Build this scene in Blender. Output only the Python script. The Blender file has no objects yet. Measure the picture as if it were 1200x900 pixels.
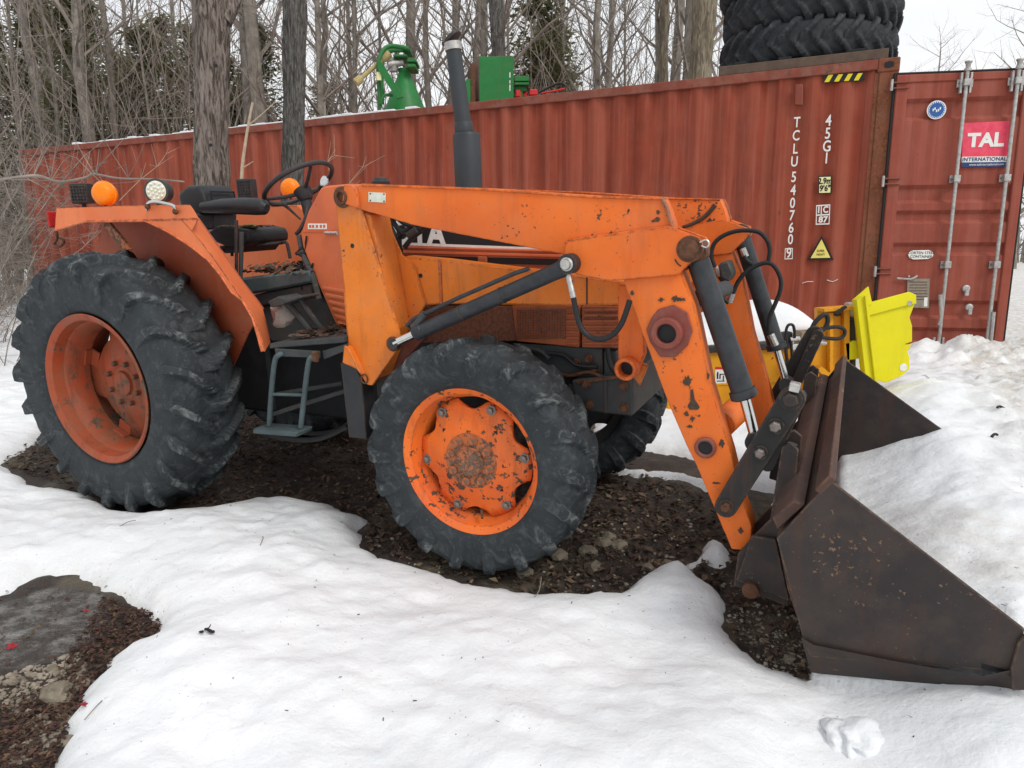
import bpy, bmesh, math, random
import numpy as np
from mathutils import Vector, Matrix, noise as mnoise
random.seed(7); rng = np.random.default_rng(7)
C = bpy.context.scene.collection
sc = bpy.context.scene
R = math.radians
# ------------------------------------------------------------------ camera
FPX = 820.0; PITCH = math.atan(145/820.0); EYE = 1.40
cd = bpy.data.cameras.new('camera'); cam = bpy.data.objects.new('camera', cd); C.objects.link(cam)
cam.location = (0, 0, EYE); cam.rotation_euler = (math.pi/2 - PITCH, 0, 0)
cd.sensor_width = 36; cd.lens = 36*FPX/1200; cd.clip_start = .05; cd.clip_end = 600
sc.camera = cam
# ------------------------------------------------------------------ sky and sun (overcast)
SUN_EL, SUN_AZ = R(46), R(140)
w = bpy.data.worlds.new('World'); sc.world = w; w.use_nodes = True
nt = w.node_tree; nt.nodes.clear()
out = nt.nodes.new('ShaderNodeOutputWorld'); bg = nt.nodes.new('ShaderNodeBackground'); bg.inputs[1].default_value = .12
sky = nt.nodes.new('ShaderNodeTexSky'); sky.sky_type = 'NISHITA'; sky.sun_disc = False
sky.sun_elevation = SUN_EL; sky.sun_rotation = SUN_AZ; sky.air_density = 1.0; sky.dust_density = 3.0; sky.ozone_density = 1.0
tc = nt.nodes.new('ShaderNodeTexCoord'); mp = nt.nodes.new('ShaderNodeMapping'); mp.inputs['Scale'].default_value = (1, 1, 3)
nz = nt.nodes.new('ShaderNodeTexNoise'); nz.inputs['Scale'].default_value = 1.6; nz.inputs['Detail'].default_value = 5
cr = nt.nodes.new('ShaderNodeValToRGB')
cr.color_ramp.elements[0].position = .3; cr.color_ramp.elements[0].color = (6.2, 6.45, 6.8, 1)
cr.color_ramp.elements[1].position = .7; cr.color_ramp.elements[1].color = (7.9, 7.95, 8.0, 1)
mx = nt.nodes.new('ShaderNodeMix'); mx.data_type = 'RGBA'; mx.inputs[0].default_value = .93
L = nt.links.new
L(tc.outputs['Generated'], mp.inputs[0]); L(mp.outputs[0], nz.inputs['Vector']); L(nz.outputs[0], cr.inputs[0])
L(sky.outputs[0], mx.inputs[6]); L(cr.outputs[0], mx.inputs[7]); L(mx.outputs[2], bg.inputs[0]); L(bg.outputs[0], out.inputs[0])
sd_ = bpy.data.lights.new('sun', 'SUN'); sun = bpy.data.objects.new('sun', sd_); C.objects.link(sun)
sd_.energy = 1.5; sd_.angle = R(20); sd_.color = (1, .97, .92)
sdir = Vector((math.sin(SUN_AZ)*math.cos(SUN_EL), math.cos(SUN_AZ)*math.cos(SUN_EL), math.sin(SUN_EL)))
sun.rotation_euler = sdir.to_track_quat('Z', 'Y').to_euler(); sun.location = sdir*50
sc.view_settings.view_transform = 'Standard'; sc.view_settings.look = 'None'
sc.view_settings.exposure = 0.2; sc.view_settings.gamma = 1.0

# ------------------------------------------------------------------ frames of reference
def ray(px, py):
    x = px-600.; y = 450.-py
    return Vector((x, FPX*math.cos(PITCH)+y*math.sin(PITCH), -FPX*math.sin(PITCH)+y*math.cos(PITCH)))
CAM = Vector((0, 0, EYE))
def rotm(y, r, p):
    return Matrix.Rotation(-y, 3, 'Z') @ Matrix.Rotation(r, 3, 'X') @ Matrix.Rotation(p, 3, 'Y')
TM = rotm(R(25.83), R(4.1), R(.31))                    # the tractor stands on a slope that rises to the container
AX = Vector((-1.849, 4.464, EYE-.622)); TO = AX - TM @ Vector((0, 0, .70))
TX, TY, TZ = TM.col[0], TM.col[1], TM.col[2]
def T(px, py, y):                                      # a point of the tractor's own plane y, as (x, z) in its frame
    r = ray(px, py); t = (y - (CAM-TO).dot(TY))/r.dot(TY); p = CAM-TO+t*r
    return (p.dot(TX), p.dot(TZ))
def TL(pts, y): return [T(a, b, y) for a, b in pts]
def T3(px, py, y):
    a = T(px, py, y); return Vector((a[0], y, a[1]))
def G(px, py):                                         # a point of the ground plane
    r = ray(px, py); t = (TO-CAM).dot(TZ)/r.dot(TZ); return CAM + t*r
def WY(px, py, Y):
    r = ray(px, py); return CAM + r*(Y/r.y)
# container frame
_a = ray(1055, 67); _b = ray(1026, 411); KD = 2.75/(_a.z/_a.y-_b.z/_b.y)
KZ = EYE + _a.z/_a.y*KD - 2.9                          # its base height
K = Vector((_a.x/_a.y*KD, KD, KZ))
_l = ray(24, 176); _d = (K.z+2.9-EYE)/(_l.z/_l.y); KE = Vector((_l.x/_l.y*_d, _d, KZ))
CL = (KE-K).length; CU = (KE-K).normalized(); CN = Vector((-CU.y, CU.x, 0))
if CN.y > 0: CN = -CN                                  # outward, to the camera
def CP(px, py, off=0.0):                               # a point of the container's side: (u, z) with u from the right corner
    r = ray(px, py); t = (off - (CAM-K).dot(CN))/r.dot(CN); p = CAM-K+t*r
    return (p.dot(CU), p.z)
print('container', tuple(K), CL, math.degrees(math.atan2(CU.y, -CU.x)))

# ------------------------------------------------------------------ object helpers
def empty(name, label=None, cat=None, group=None, parent=None, mat=None):
    o = bpy.data.objects.new(name, None); C.objects.link(o); o.empty_display_size = .2
    if mat is not None: o.matrix_world = mat
    if parent: o.parent = parent
    tag(o, label, cat, group); return o
def tag(o, label=None, cat=None, group=None, kind=None):
    for k, v in (('label', label), ('category', cat), ('group', group), ('kind', kind)):
        if v: o[k] = v
    return o
def link(name, me, mat=None, parent=None):
    if mat and not me.materials: me.materials.append(mat)
    o = bpy.data.objects.new(name, me); C.objects.link(o)
    if parent: o.parent = parent
    return o
class MB:
    def __init__(s): s.v = []; s.f = []
    def add(s, vs, fs):
        b = len(s.v); s.v += [tuple(v) for v in vs]; s.f += [tuple(b+i for i in f) for f in fs]; return s
    def prism(s, pts, y0, y1):
        n = len(pts)
        ar = sum(pts[i][0]*pts[(i+1) % n][1]-pts[(i+1) % n][0]*pts[i][1] for i in range(n))
        if ar < 0: pts = pts[::-1]
        if y0 > y1: y0, y1 = y1, y0
        vs = [(x, y0, z) for x, z in pts]+[(x, y1, z) for x, z in pts]
        return s.add(vs, [tuple(range(n)), tuple(range(2*n-1, n-1, -1))]+[(i, n+i, n+(i+1) % n, (i+1) % n) for i in range(n)])
    def box(s, a, b, M=None):
        (x0, y0, z0), (x1, y1, z1) = a, b
        x0, x1 = sorted((x0, x1)); y0, y1 = sorted((y0, y1)); z0, z1 = sorted((z0, z1))
        vs = [Vector(p) for p in ((x0, y0, z0), (x1, y0, z0), (x1, y1, z0), (x0, y1, z0), (x0, y0, z1), (x1, y0, z1), (x1, y1, z1), (x0, y1, z1))]
        if M is not None: vs = [M @ v for v in vs]
        return s.add(vs, [(3, 2, 1, 0), (4, 5, 6, 7), (0, 1, 5, 4), (1, 2, 6, 5), (2, 3, 7, 6), (3, 0, 4, 7)])
    def cbox(s, c, sz, M=None):
        c = Vector(c); h = Vector(sz)/2; M4 = Matrix.Translation(c) @ (M.to_4x4() if M is not None else Matrix())
        return s.box(-h, h, M4)
    def lathe(s, prof, p0, ax, n=24, cap0=True, cap1=True):   # prof: (distance along the axis, radius)
        ax = Vector(ax).normalized(); p0 = Vector(p0); u = ax.orthogonal().normalized(); w_ = ax.cross(u)
        vs = []; fs = []
        for d, r in prof:
            for i in range(n):
                a = 2*math.pi*i/n; vs.append(p0+ax*d+(u*math.cos(a)+w_*math.sin(a))*r)
        for k in range(len(prof)-1):
            for i in range(n):
                j = (i+1) % n; fs.append((k*n+i, k*n+j, (k+1)*n+j, (k+1)*n+i))
        if cap0: fs.append(tuple(range(n-1, -1, -1)))
        if cap1: fs.append(tuple((len(prof)-1)*n+i for i in range(n)))
        return s.add(vs, fs)
    def cyl(s, p0, p1, r0, r1=None, n=16):
        p0 = Vector(p0); p1 = Vector(p1); d = p1-p0
        return s.lathe([(0, r0), (d.length, r0 if r1 is None else r1)], p0, d, n)
    def tube(s, pts, r, n=8, smooth=4, closed=False):
        P = [Vector(p) for p in pts]
        if smooth and len(P) > 2:
            Q = []; m = len(P); rng_ = range(m if closed else m-1)
            for i in rng_:
                g = (lambda k: P[k % m]) if closed else (lambda k: P[min(max(k, 0), m-1)])
                a, b, c, d = g(i-1), g(i), g(i+1), g(i+2)
                for k in range(smooth):
                    t = k/smooth
                    Q.append(.5*((2*b)+(c-a)*t+(2*a-5*b+4*c-d)*t*t+(3*b-a-3*c+d)*t**3))
            if not closed: Q.append(P[-1])
            P = Q
        m = len(P); rr = r if hasattr(r, '__len__') else [r]*m
        if len(rr) != m: rr = [rr[0]+(rr[-1]-rr[0])*i/(m-1) for i in range(m)]
        vs = []; u = None
        for i in range(m):
            if closed: t = P[(i+1) % m]-P[i-1]
            else: t = P[min(i+1, m-1)]-P[max(i-1, 0)]
            if t.length < 1e-9: t = Vector((0, 0, 1))
            t.normalize()
            u = t.orthogonal().normalized() if u is None else (u-t*u.dot(t)).normalized()
            w_ = t.cross(u)
            for k in range(n):
                a = 2*math.pi*k/n; vs.append(P[i]+(u*math.cos(a)+w_*math.sin(a))*rr[i])
        fs = [(i*n+k, i*n+(k+1) % n, (i+1)*n+(k+1) % n, (i+1)*n+k) for i in range(m-1) for k in range(n)]
        if closed: fs += [((m-1)*n+k, (m-1)*n+(k+1) % n, (k+1) % n, k) for k in range(n)]
        else: fs += [tuple(range(n-1, -1, -1)), tuple((m-1)*n+k for k in range(n))]
        return s.add(vs, fs)
    def ball(s, c, r, n=12, m=8, sq=(1, 1, 1)):
        c = Vector(c)
        vs = [c+Vector((0, 0, -r*sq[2]))]
        for j in range(1, m):
            b = -math.pi/2+math.pi*j/m
            for i in range(n):
                a = 2*math.pi*i/n; vs.append(c+Vector((r*sq[0]*math.cos(a)*math.cos(b), r*sq[1]*math.sin(a)*math.cos(b), r*sq[2]*math.sin(b))))
        vs.append(c+Vector((0, 0, r*sq[2]))); fs = []
        for i in range(n): fs.append((0, 1+(i+1) % n, 1+i))
        for j in range(m-2):
            for i in range(n): fs.append((1+j*n+i, 1+j*n+(i+1) % n, 1+(j+1)*n+(i+1) % n, 1+(j+1)*n+i))
        t = 1+(m-2)*n
        for i in range(n): fs.append((t+i, t+(i+1) % n, len(vs)-1))
        return s.add(vs, fs)
    def mir(s):
        o = MB(); o.v = [(x, -y, z) for x, y, z in s.v]; o.f = [f[::-1] for f in s.f]; return o
    def xf(s, M): s.v = [tuple(M @ Vector(v)) for v in s.v]; return s
    def mesh(s, name, mat, bevel=0, ang=35, seg=1, clean=False):
        me = bpy.data.meshes.new(name); me.from_pydata(s.v, [], s.f); me.update()
        if bevel or clean:
            bm = bmesh.new(); bm.from_mesh(me)
            if bevel:
                es = [e for e in bm.edges if len(e.link_faces) == 2 and e.calc_face_angle(0) > R(ang)]
                bmesh.ops.bevel(bm, geom=es, offset=bevel, segments=seg, profile=.6, affect='EDGES', clamp_overlap=True)
            if clean: bmesh.ops.recalc_face_normals(bm, faces=bm.faces)
            bm.to_mesh(me); bm.free()
        me.shade_smooth(); me.set_sharp_from_angle(angle=R(max(ang, 30)))
        if mat: me.materials.append(mat)
        return me
    def build(s, name, mat, parent=None, bevel=0, **k):
        return link(name, s.mesh(name, mat, bevel, **k), None, parent)
def both(name, mb, mat, parent, bevel=0, **k):        # a near part and its mirror image on the far side
    a = mb.build(name, mat, parent, bevel, **k); b = mb.mir().build(name, mat, parent, bevel, **k); return a, b

# ------------------------------------------------------------------ materials
def newmat(name):
    m = bpy.data.materials.new(name); m.use_nodes = True; t = m.node_tree; b = t.nodes['Principled BSDF']; b.inputs['Specular IOR Level'].default_value = .28; return m, t, b
def N(t, typ, **k):
    n = t.nodes.new(typ)
    for a, v in k.items(): setattr(n, a, v)
    return n
def noise(t, vec, scale, detail=4, rough=.55, dist=0):
    n = N(t, 'ShaderNodeTexNoise'); n.inputs['Scale'].default_value = scale; n.inputs['Detail'].default_value = detail
    n.inputs['Roughness'].default_value = rough; n.inputs['Distortion'].default_value = dist
    if vec is not None: t.links.new(vec, n.inputs['Vector'])
    return n.outputs[0]
def ramp(t, fac, stops):
    n = N(t, 'ShaderNodeValToRGB'); e = n.color_ramp.elements
    while len(e) < len(stops): e.new(.5)
    for x, (p, c) in zip(e, stops):
        x.position = p; x.color = c if len(c) == 4 else (*c, 1)
    t.links.new(fac, n.inputs[0]); return n.outputs[0]
def fl(t, fac, a, b, va=0., vb=1.):
    n = N(t, 'ShaderNodeMapRange'); n.inputs[1].default_value = a; n.inputs[2].default_value = b
    n.inputs[3].default_value = va; n.inputs[4].default_value = vb; t.links.new(fac, n.inputs[0]); return n.outputs[0]
def mix(t, fac, a, b):
    n = N(t, 'ShaderNodeMix', data_type='RGBA')
    for i, v in ((0, fac), (6, a), (7, b)):
        if isinstance(v, (int, float)): n.inputs[i].default_value = v
        elif isinstance(v, tuple): n.inputs[i].default_value = (*v, 1)
        else: t.links.new(v, n.inputs[i])
    return n.outputs[2]
def mth(t, op, a, b=0.):
    n = N(t, 'ShaderNodeMath', operation=op)
    for i, v in ((0, a), (1, b)):
        if isinstance(v, (int, float)): n.inputs[i].default_value = v
        else: t.links.new(v, n.inputs[i])
    return n.outputs[0]
def bump(t, b, h, strength, dist=.01):
    n = N(t, 'ShaderNodeBump'); n.inputs['Strength'].default_value = strength; n.inputs['Distance'].default_value = dist
    t.links.new(h, n.inputs['Height']); t.links.new(n.outputs[0], b.inputs['Normal'])
def ocoord(t, scale=(1, 1, 1)):
    c = N(t, 'ShaderNodeTexCoord'); m = N(t, 'ShaderNodeMapping'); m.inputs['Scale'].default_value = scale
    t.links.new(c.outputs['Object'], m.inputs[0]); return m.outputs[0]
def paint(name, col, col2=None, chip=.5, chipcol=(.05, .028, .02), rough=.5, dust=.25, dustcol=(.30, .22, .16), edge=True, streak=0, cs=44, metal=0., lo=.33):
    m, t, b = newmat(name); v = ocoord(t)
    col2 = col2 or tuple(c*.78 for c in col)
    base = mix(t, fl(t, noise(t, v, 2.3, 5, .6), .35, .65), col, col2)
    if streak:
        vs = ocoord(t, (9, 9, .35)); base = mix(t, fl(t, noise(t, vs, 2.2, 5, .65), .5, .72, 0, streak), base, tuple(min(1, c*1.25+.07) for c in col))
        base = mix(t, fl(t, noise(t, ocoord(t, (14, 14, .5)), 1.7, 4, .6), .58, .75, 0, streak*.8), base, tuple(c*.55 for c in col))
        base = mix(t, fl(t, noise(t, ocoord(t, (5.2, .3, .06)), 2.1, 3, .5), .46, .62, 0, streak), base, (col[0]*1.25+.03, col[1]*1.9+.02, col[2]*2.2+.02))
        base = mix(t, fl(t, noise(t, ocoord(t, (3.1, .3, .09)), 3.1, 3, .5), .54, .68, 0, streak), base, (col[0]*.55, col[1]*.42, col[2]*.4))
    base = mix(t, fl(t, noise(t, v, 5.5, 8, .72), .45, .8, 0, dust), base, dustcol)
    vst = ocoord(t, (7, 7, .9)); sn = noise(t, vst, 2.0, 7, .7)           # runs of grime and rust down the sheet
    base = mix(t, fl(t, sn, .52, .8, 0, dust*1.3), base, (.10, .045, .025))
    sm = noise(t, v, 3.1, 3); cn = noise(t, v, cs, 7, .62)
    th = mth(t, 'ADD', cn, fl(t, sm, .3, .75, -.16, .12))
    mask = fl(t, th, .70-.07*chip, .715-.07*chip)
    fine = fl(t, noise(t, v, 120, 3, .5), .715, .735)
    mask = mth(t, 'MAXIMUM', mask, fine) if chip > .3 else mask
    if edge:
        bv = N(t, 'ShaderNodeBevel', samples=3); bv.inputs[0].default_value = .009
        g = N(t, 'ShaderNodeNewGeometry'); dt = N(t, 'ShaderNodeVectorMath', operation='DOT_PRODUCT')
        t.links.new(bv.outputs[0], dt.inputs[0]); t.links.new(g.outputs['Normal'], dt.inputs[1])
        e = fl(t, dt.outputs['Value'], .995, .93); e = mth(t, 'MULTIPLY', e, fl(t, noise(t, v, 34, 6, .7), .42, .58))
        mask = mth(t, 'MAXIMUM', mask, e)
    rustc = mix(t, fl(t, noise(t, v, 40, 5, .7), .35, .7), chipcol, tuple(c*2.6 for c in chipcol))
    halo = fl(t, th, .665-.07*chip, .71-.07*chip, 0, .55 if chip > .3 else .1)
    base = mix(t, halo, base, (col[0]*.55, col[1]*.5, col[2]*.5))
    t.links.new(mix(t, mask, base, rustc), b.inputs['Base Color'])
    t.links.new(fl(t, mth(t, 'ADD', mask, noise(t, v, 9, 4)), .3, 1.3, rough, min(1, rough+.35)), b.inputs['Roughness'])
    b.inputs['Metallic'].default_value = metal
    hh = mth(t, 'ADD', mth(t, 'MULTIPLY', mask, -.6), mth(t, 'MULTIPLY', noise(t, v, 18, 6, .6), .5))
    bump(t, b, hh, .35, .004)
    return m
def simple(name, col, rough=.6, metal=0., var=.25, scale=12, bmp=.2, col2=None, spec=None):
    m, t, b = newmat(name); v = ocoord(t)
    n = noise(t, v, scale, 6, .65)
    t.links.new(mix(t, fl(t, n, .3, .7), tuple(c*(1-var) for c in col), col2 or tuple(min(1, c*(1+var)) for c in col)), b.inputs['Base Color'])
    t.links.new(fl(t, n, .3, .7, max(.02, rough-.12), min(1, rough+.12)), b.inputs['Roughness']); b.inputs['Metallic'].default_value = metal
    if bmp: bump(t, b, noise(t, v, scale*4, 5, .6), bmp, .004)
    return m
ORANGE = (.78, .17, .022); TOWER = (.80, .215, .021)
m_orange = paint('orange_paint', ORANGE, (.68, .125, .016), chip=.35, dust=.22)
m_tower = paint('weathered_orange_paint', TOWER, (.62, .15, .014), chip=.5, dust=.35)
m_fender = paint('faded_orange_paint', (.78, .21, .075), (.70, .15, .045), chip=.05, dust=.16, cs=18)
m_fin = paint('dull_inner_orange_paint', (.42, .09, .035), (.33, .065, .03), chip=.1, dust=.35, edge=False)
m_cowl = paint('sun_bleached_orange_paint', (.66, .165, .06), (.52, .12, .05), chip=.05, dust=.25, edge=False)
m_rim_r = paint('rear_rim_paint', (.40, .062, .020), (.23, .066, .03), chip=1.6, dust=.9, dustcol=(.20, .12, .07), chipcol=(.07, .045, .03), cs=14)
m_rim_f = paint('front_rim_paint', (.84, .18, .02), (.70, .10, .018), chip=2.0, chipcol=(.055, .035, .025), dust=.5, dustcol=(.34, .20, .11), cs=32)
m_rimrust = paint('worn_hub_paint', (.60, .14, .03), (.34, .12, .05), chip=2.6, dust=.4, chipcol=(.08, .05, .035))
m_boss = paint('rusty_red_primer', (.24, .055, .04), (.15, .055, .045), chip=.9, dust=.5, chipcol=(.09, .04, .03))
m_grille = paint('dusty_grille_paint', (.46, .12, .04), (.30, .085, .04), chip=.2, dust=.7, dustcol=(.22, .11, .07), edge=False)
m_screen = simple('dusty_screen', (.20, .075, .045), .9, 0, .35, 60, .8, col2=(.30, .13, .08))
m_black = paint('black_paint', (.022, .024, .027), (.034, .037, .042), chip=.25, chipcol=(.07, .04, .028), rough=.42, dust=.22, dustcol=(.12, .11, .10))
m_cyl = simple('cylinder_black', (.035, .038, .042), .42, .1, .35, 18, .25)
m_muff = simple('muffler_black', (.042, .047, .052), .55, .2, .2, 9, .25)
m_chrome = simple('chrome_rod', (.62, .62, .60), .18, 1., .1, 30, .05)
m_zinc = simple('zinc_fitting', (.5, .49, .46), .35, .9, .25, 40, .15)
m_bolt = simple('old_bolt_steel', (.22, .19, .17), .5, .7, .35, 50, .3)
m_rustb = simple('rusty_bolt', (.13, .06, .035), .8, .3, .45, 50, .5)
m_hose = simple('rubber_hose', (.018, .018, .019), .5, 0, .3, 60, .3)
m_seat = simple('black_vinyl', (.022, .023, .025), .42, 0, .25, 30, .35)
m_moss = simple('moss_and_leaves', (.20, .16, .06), .95, 0, .5, 60, .8)
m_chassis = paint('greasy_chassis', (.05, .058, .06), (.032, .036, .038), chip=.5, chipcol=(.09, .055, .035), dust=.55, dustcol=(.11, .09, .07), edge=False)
m_trans = simple('teal_grey_casting', (.065, .088, .092), .6, 0, .3, 9, .3)
m_amber = simple('amber_lens', (.9, .22, .005), .25, 0, .08, 90, .3)
m_glass = simple('lamp_glass', (.72, .72, .60), .2, .2, .15, 60, .3)
m_red = simple('red_lens', (.4, .02, .02), .3, 0, .1, 30, .1)
m_white = simple('white_decal', (.74, .74, .70), .6, 0, .12, 40, .05)
m_plate = simple('aluminium_plate', (.62, .66, .55), .45, .1, .15, 50, .1)
m_decal = simple('black_decal', (.016, .016, .017), .6, 0, .2, 20, .05)
m_bucket = paint('bucket_steel', (.034, .030, .032), (.052, .040, .036), chip=.6, chipcol=(.11, .07, .045), rough=.55, dust=.55, dustcol=(.11, .08, .06), metal=.25, cs=60)
m_bucket_rust = paint('bucket_back_rust', (.052, .034, .030), (.085, .044, .034), chip=.8, chipcol=(.10, .052, .032), rough=.7, dust=.4, dustcol=(.15, .09, .06), cs=14)
m_bin = simple('dark_inner_steel', (.030, .028, .030), .6, .2, .25, 8, .2)
CR = (.285, .052, .024)
m_cont = paint('container_red', CR, (.22, .042, .021), chip=.12, chipcol=(.10, .035, .02), rough=.72, dust=.22, dustcol=(.30, .12, .08), streak=.42, edge=False, cs=11)
m_door = paint('container_door_red', (.28, .062, .038), (.24, .05, .03), chip=.1, rough=.65, dust=.2, dustcol=(.34, .15, .10), streak=.25, edge=False, cs=15)
m_crust = paint('container_rusty_post', (.23, .066, .036), (.16, .06, .03), chip=3.2, chipcol=(.11, .042, .02), rough=.8, dust=.8, dustcol=(.25, .14, .08), cs=22)
m_rail = paint('container_rail', (.25, .06, .038), (.17, .04, .025), chip=.9, chipcol=(.09, .045, .03), rough=.6, dust=.5, cs=16)
m_galv = simple('galvanised_steel', (.42, .41, .39), .5, .6, .3, 30, .3, col2=(.55, .53, .50))
m_gasket = simple('door_gasket', (.02, .02, .02), .8, 0, .2, 20, .1)
m_green = paint('green_paint', (.018, .19, .045), (.012, .14, .03), chip=.25, rough=.4, dust=.12, cs=14)
m_brown = simple('brown_rusty_sheet', (.11, .075, .055), .8, .1, .3, 12, .3)
m_amb = paint('amber_paint', (.74, .34, .008), (.66, .27, .006), chip=.15, rough=.42, dust=.1, cs=16)
m_yel = paint('bright_yellow_paint', (.76, .70, .008), (.68, .60, .006), chip=.0, rough=.4, dust=.08, edge=False, cs=14)
m_redp = simple('red_paint', (.55, .03, .03), .45, 0, .15, 20, .1)
m_tan = simple('yellowed_plastic', (.42, .33, .15), .6, 0, .2, 20, .1)
m_brass = simple('valve_block', (.34, .27, .18), .5, .5, .3, 30, .2)

m_under = simple('underside_shade_black', (.012, .013, .014), .7, 0, .4, 12, .3)  # near-black colour stands in for the shade beneath the tractor
def rubber(name, col, dustcol, amt):
    m, t, b = newmat(name); v = ocoord(t)
    n1 = noise(t, v, 3.5, 8, .7); n2 = noise(t, v, 14, 8, .72, 1.2); n3 = noise(t, v, 60, 4)
    base = mix(t, fl(t, n1, .3, .7), tuple(c*.6 for c in col), tuple(c*1.35 for c in col))
    at = N(t, 'ShaderNodeAttribute', attribute_name='lug'); lug = at.outputs['Fac']
    wear = mth(t, 'MULTIPLY', fl(t, n2, .50, .66), mth(t, 'ADD', mth(t, 'MULTIPLY', lug, .8), .25))
    base = mix(t, mth(t, 'MULTIPLY', wear, amt), base, dustcol)
    base = mix(t, fl(t, n3, .62, .75, 0, .35*amt), base, tuple(c*.9 for c in dustcol))
    t.links.new(base, b.inputs['Base Color'])
    t.links.new(fl(t, n2, .3, .7, .55, .85), b.inputs['Roughness'])
    bump(t, b, mth(t, 'ADD', mth(t, 'MULTIPLY', n2, .7), mth(t, 'MULTIPLY', n3, .3)), .6, .006)
    return m
m_tyre = rubber('weathered_tyre_rubber', (.026, .032, .036), (.25, .265, .26), .62)
m_tyre2 = rubber('black_tyre_rubber', (.022, .025, .028), (.12, .13, .135), .5)

def bark(name, c0, c1, sc_=1.0):
    m, t, b = newmat(name)
    v = ocoord(t, (1, 1, .16)); n = noise(t, v, 34*sc_, 7, .68, .9); n2 = noise(t, ocoord(t), 3, 5)
    f = mth(t, 'MULTIPLY', fl(t, n, .42, .58), fl(t, n2, .2, .8, .55, 1.))
    t.links.new(mix(t, f, c0, c1), b.inputs['Base Color']); b.inputs['Roughness'].default_value = .95
    bump(t, b, n, 1., .02); return m
m_bark = bark('shaggy_bark', (.055, .042, .035), (.30, .25, .215))
m_bark2 = bark('grey_bark', (.045, .042, .038), (.19, .18, .165), 1.5)
m_bark3 = bark('tan_bark', (.12, .10, .07), (.33, .28, .20), .8)
m_bark_f = simple('forest_bark', (.18, .16, .135), .95, 0, .4, 6, 0, col2=(.33, .295, .25))
m_twig = simple('twig_bark', (.20, .17, .145), .95, 0, .35, 3, 0, col2=(.34, .29, .25))
m_stick = simple('pale_stick', (.42, .33, .24), .8, 0, .2, 20, .1)
def leaf_mat(name, cols, transl=.35, rough=.85):
    m, t, b = newmat(name); g = N(t, 'ShaderNodeNewGeometry'); n = len(cols)
    c = ramp(t, g.outputs['Random Per Island'], [(i/max(1, n-1), cc_) for i, cc_ in enumerate(cols)]); t.links.new(c, b.inputs['Base Color']); b.inputs['Roughness'].default_value = rough
    if transl:
        tr_ = N(t, 'ShaderNodeBsdfTranslucent'); t.links.new(c, tr_.inputs[0]); ms = N(t, 'ShaderNodeMixShader'); ms.inputs[0].default_value = transl
        t.links.new(b.outputs[0], ms.inputs[1]); t.links.new(tr_.outputs[0], ms.inputs[2]); t.links.new(ms.outputs[0], t.nodes['Material Output'].inputs[0])
    return m
m_cedar = leaf_mat('cedar_leaf', [(.13, .145, .06), (.18, .18, .08), (.25, .22, .12), (.15, .165, .07)], .5)
m_leafy = leaf_mat('dead_leaf', [(.030, .020, .015), (.085, .050, .034), (.048, .032, .024), (.12, .078, .05), (.055, .034, .028), (.17, .12, .078)], 0)
# ------------------------------------------------------------------ tyres
def tyre_mesh(name, Rr, rim, W, nl, lh, mat, nc=560, ns=54, k=.85, e=.62, lw=.026, sidecut=92, seed=0, worn=.15):
    """axis along local Y, centre at the origin; ribs lean so that their inner ends lead towards +x on top"""
    rc = (Rr-lh+rim)/2; h = (Rr-lh-rim)/2; hw = W/2
    a = np.linspace(-R(152), R(152), ns); th = np.linspace(0, 2*np.pi, nc, endpoint=False)
    ca, sa = np.cos(a), np.sin(a)
    y = hw*np.sign(sa)*np.abs(sa)**e; r = rc+h*np.sign(ca)*np.abs(ca)**e
    # normals of the section
    dy = np.gradient(y, a); dr = np.gradient(r, a); ln = np.hypot(dy, dr); ny = -dr/ln*1.0; nr = dy/ln
    AA, TH = np.meshgrid(a, th); Y, TH2 = np.meshgrid(y, th)
    ad = np.abs(np.degrees(AA)); lead = k*np.abs(Y)/Rr
    rngl = np.random.default_rng(seed); H = np.zeros_like(TH)
    for side in (-1, 1):
        ph = 0 if side < 0 else .5
        for i in range(nl):
            t0 = (i+ph)*2*np.pi/nl; jit = 1-worn*rngl.random()
            d = (TH-(t0-lead)+np.pi) % (2*np.pi)-np.pi
            ww = lw*(1+.3*np.clip(ad/90, 0, 1))+.0012*np.sin(ad*.9+i*5)
            m = np.clip((ww+.0025-np.abs(d*Rr))/.005, 0, 1); m = m*m*(3-2*m)
            on = (Y*side > -.018*(1 if True else 0)); s = np.clip((sidecut+6*rngl.random()-ad)/26, 0, 1)
            inner = np.clip((Y*side+.016)/.006, 0, 1)
            H = np.maximum(H, m*s*inner*jit)
    rough = .0022*np.clip((118-ad)/30, 0, 1)*np.sin(TH*37+AA*5)*np.sin(TH*11+2.1+AA*9)
    Hh = H*lh+rough
    # shoulder scallop: raised rib foot fades on the sidewall
    NY, _ = np.meshgrid(ny, th); NR, _ = np.meshgrid(nr, th); RR, _ = np.meshgrid(r, th)
    yy = Y+NY*Hh*1.0; rr = RR+NR*Hh
    X = rr*np.sin(TH); Z = rr*np.cos(TH)
    V = np.stack([X, yy, Z], -1).reshape(-1, 3)
    i = np.arange(nc)[:, None]; j = np.arange(ns-1)[None, :]; i2 = (i+1) % nc
    F = np.stack([i*ns+j, i*ns+j+1, i2*ns+j+1, i2*ns+j], -1).reshape(-1, 4)
    me = bpy.data.meshes.new(name); me.from_pydata(V.tolist(), [], F.tolist()); me.update()
    at = me.attributes.new('lug', 'FLOAT', 'POINT'); at.data.foreach_set('value', H.reshape(-1).astype(np.float32))
    me.shade_smooth(); me.materials.append(mat)
    return me

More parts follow.
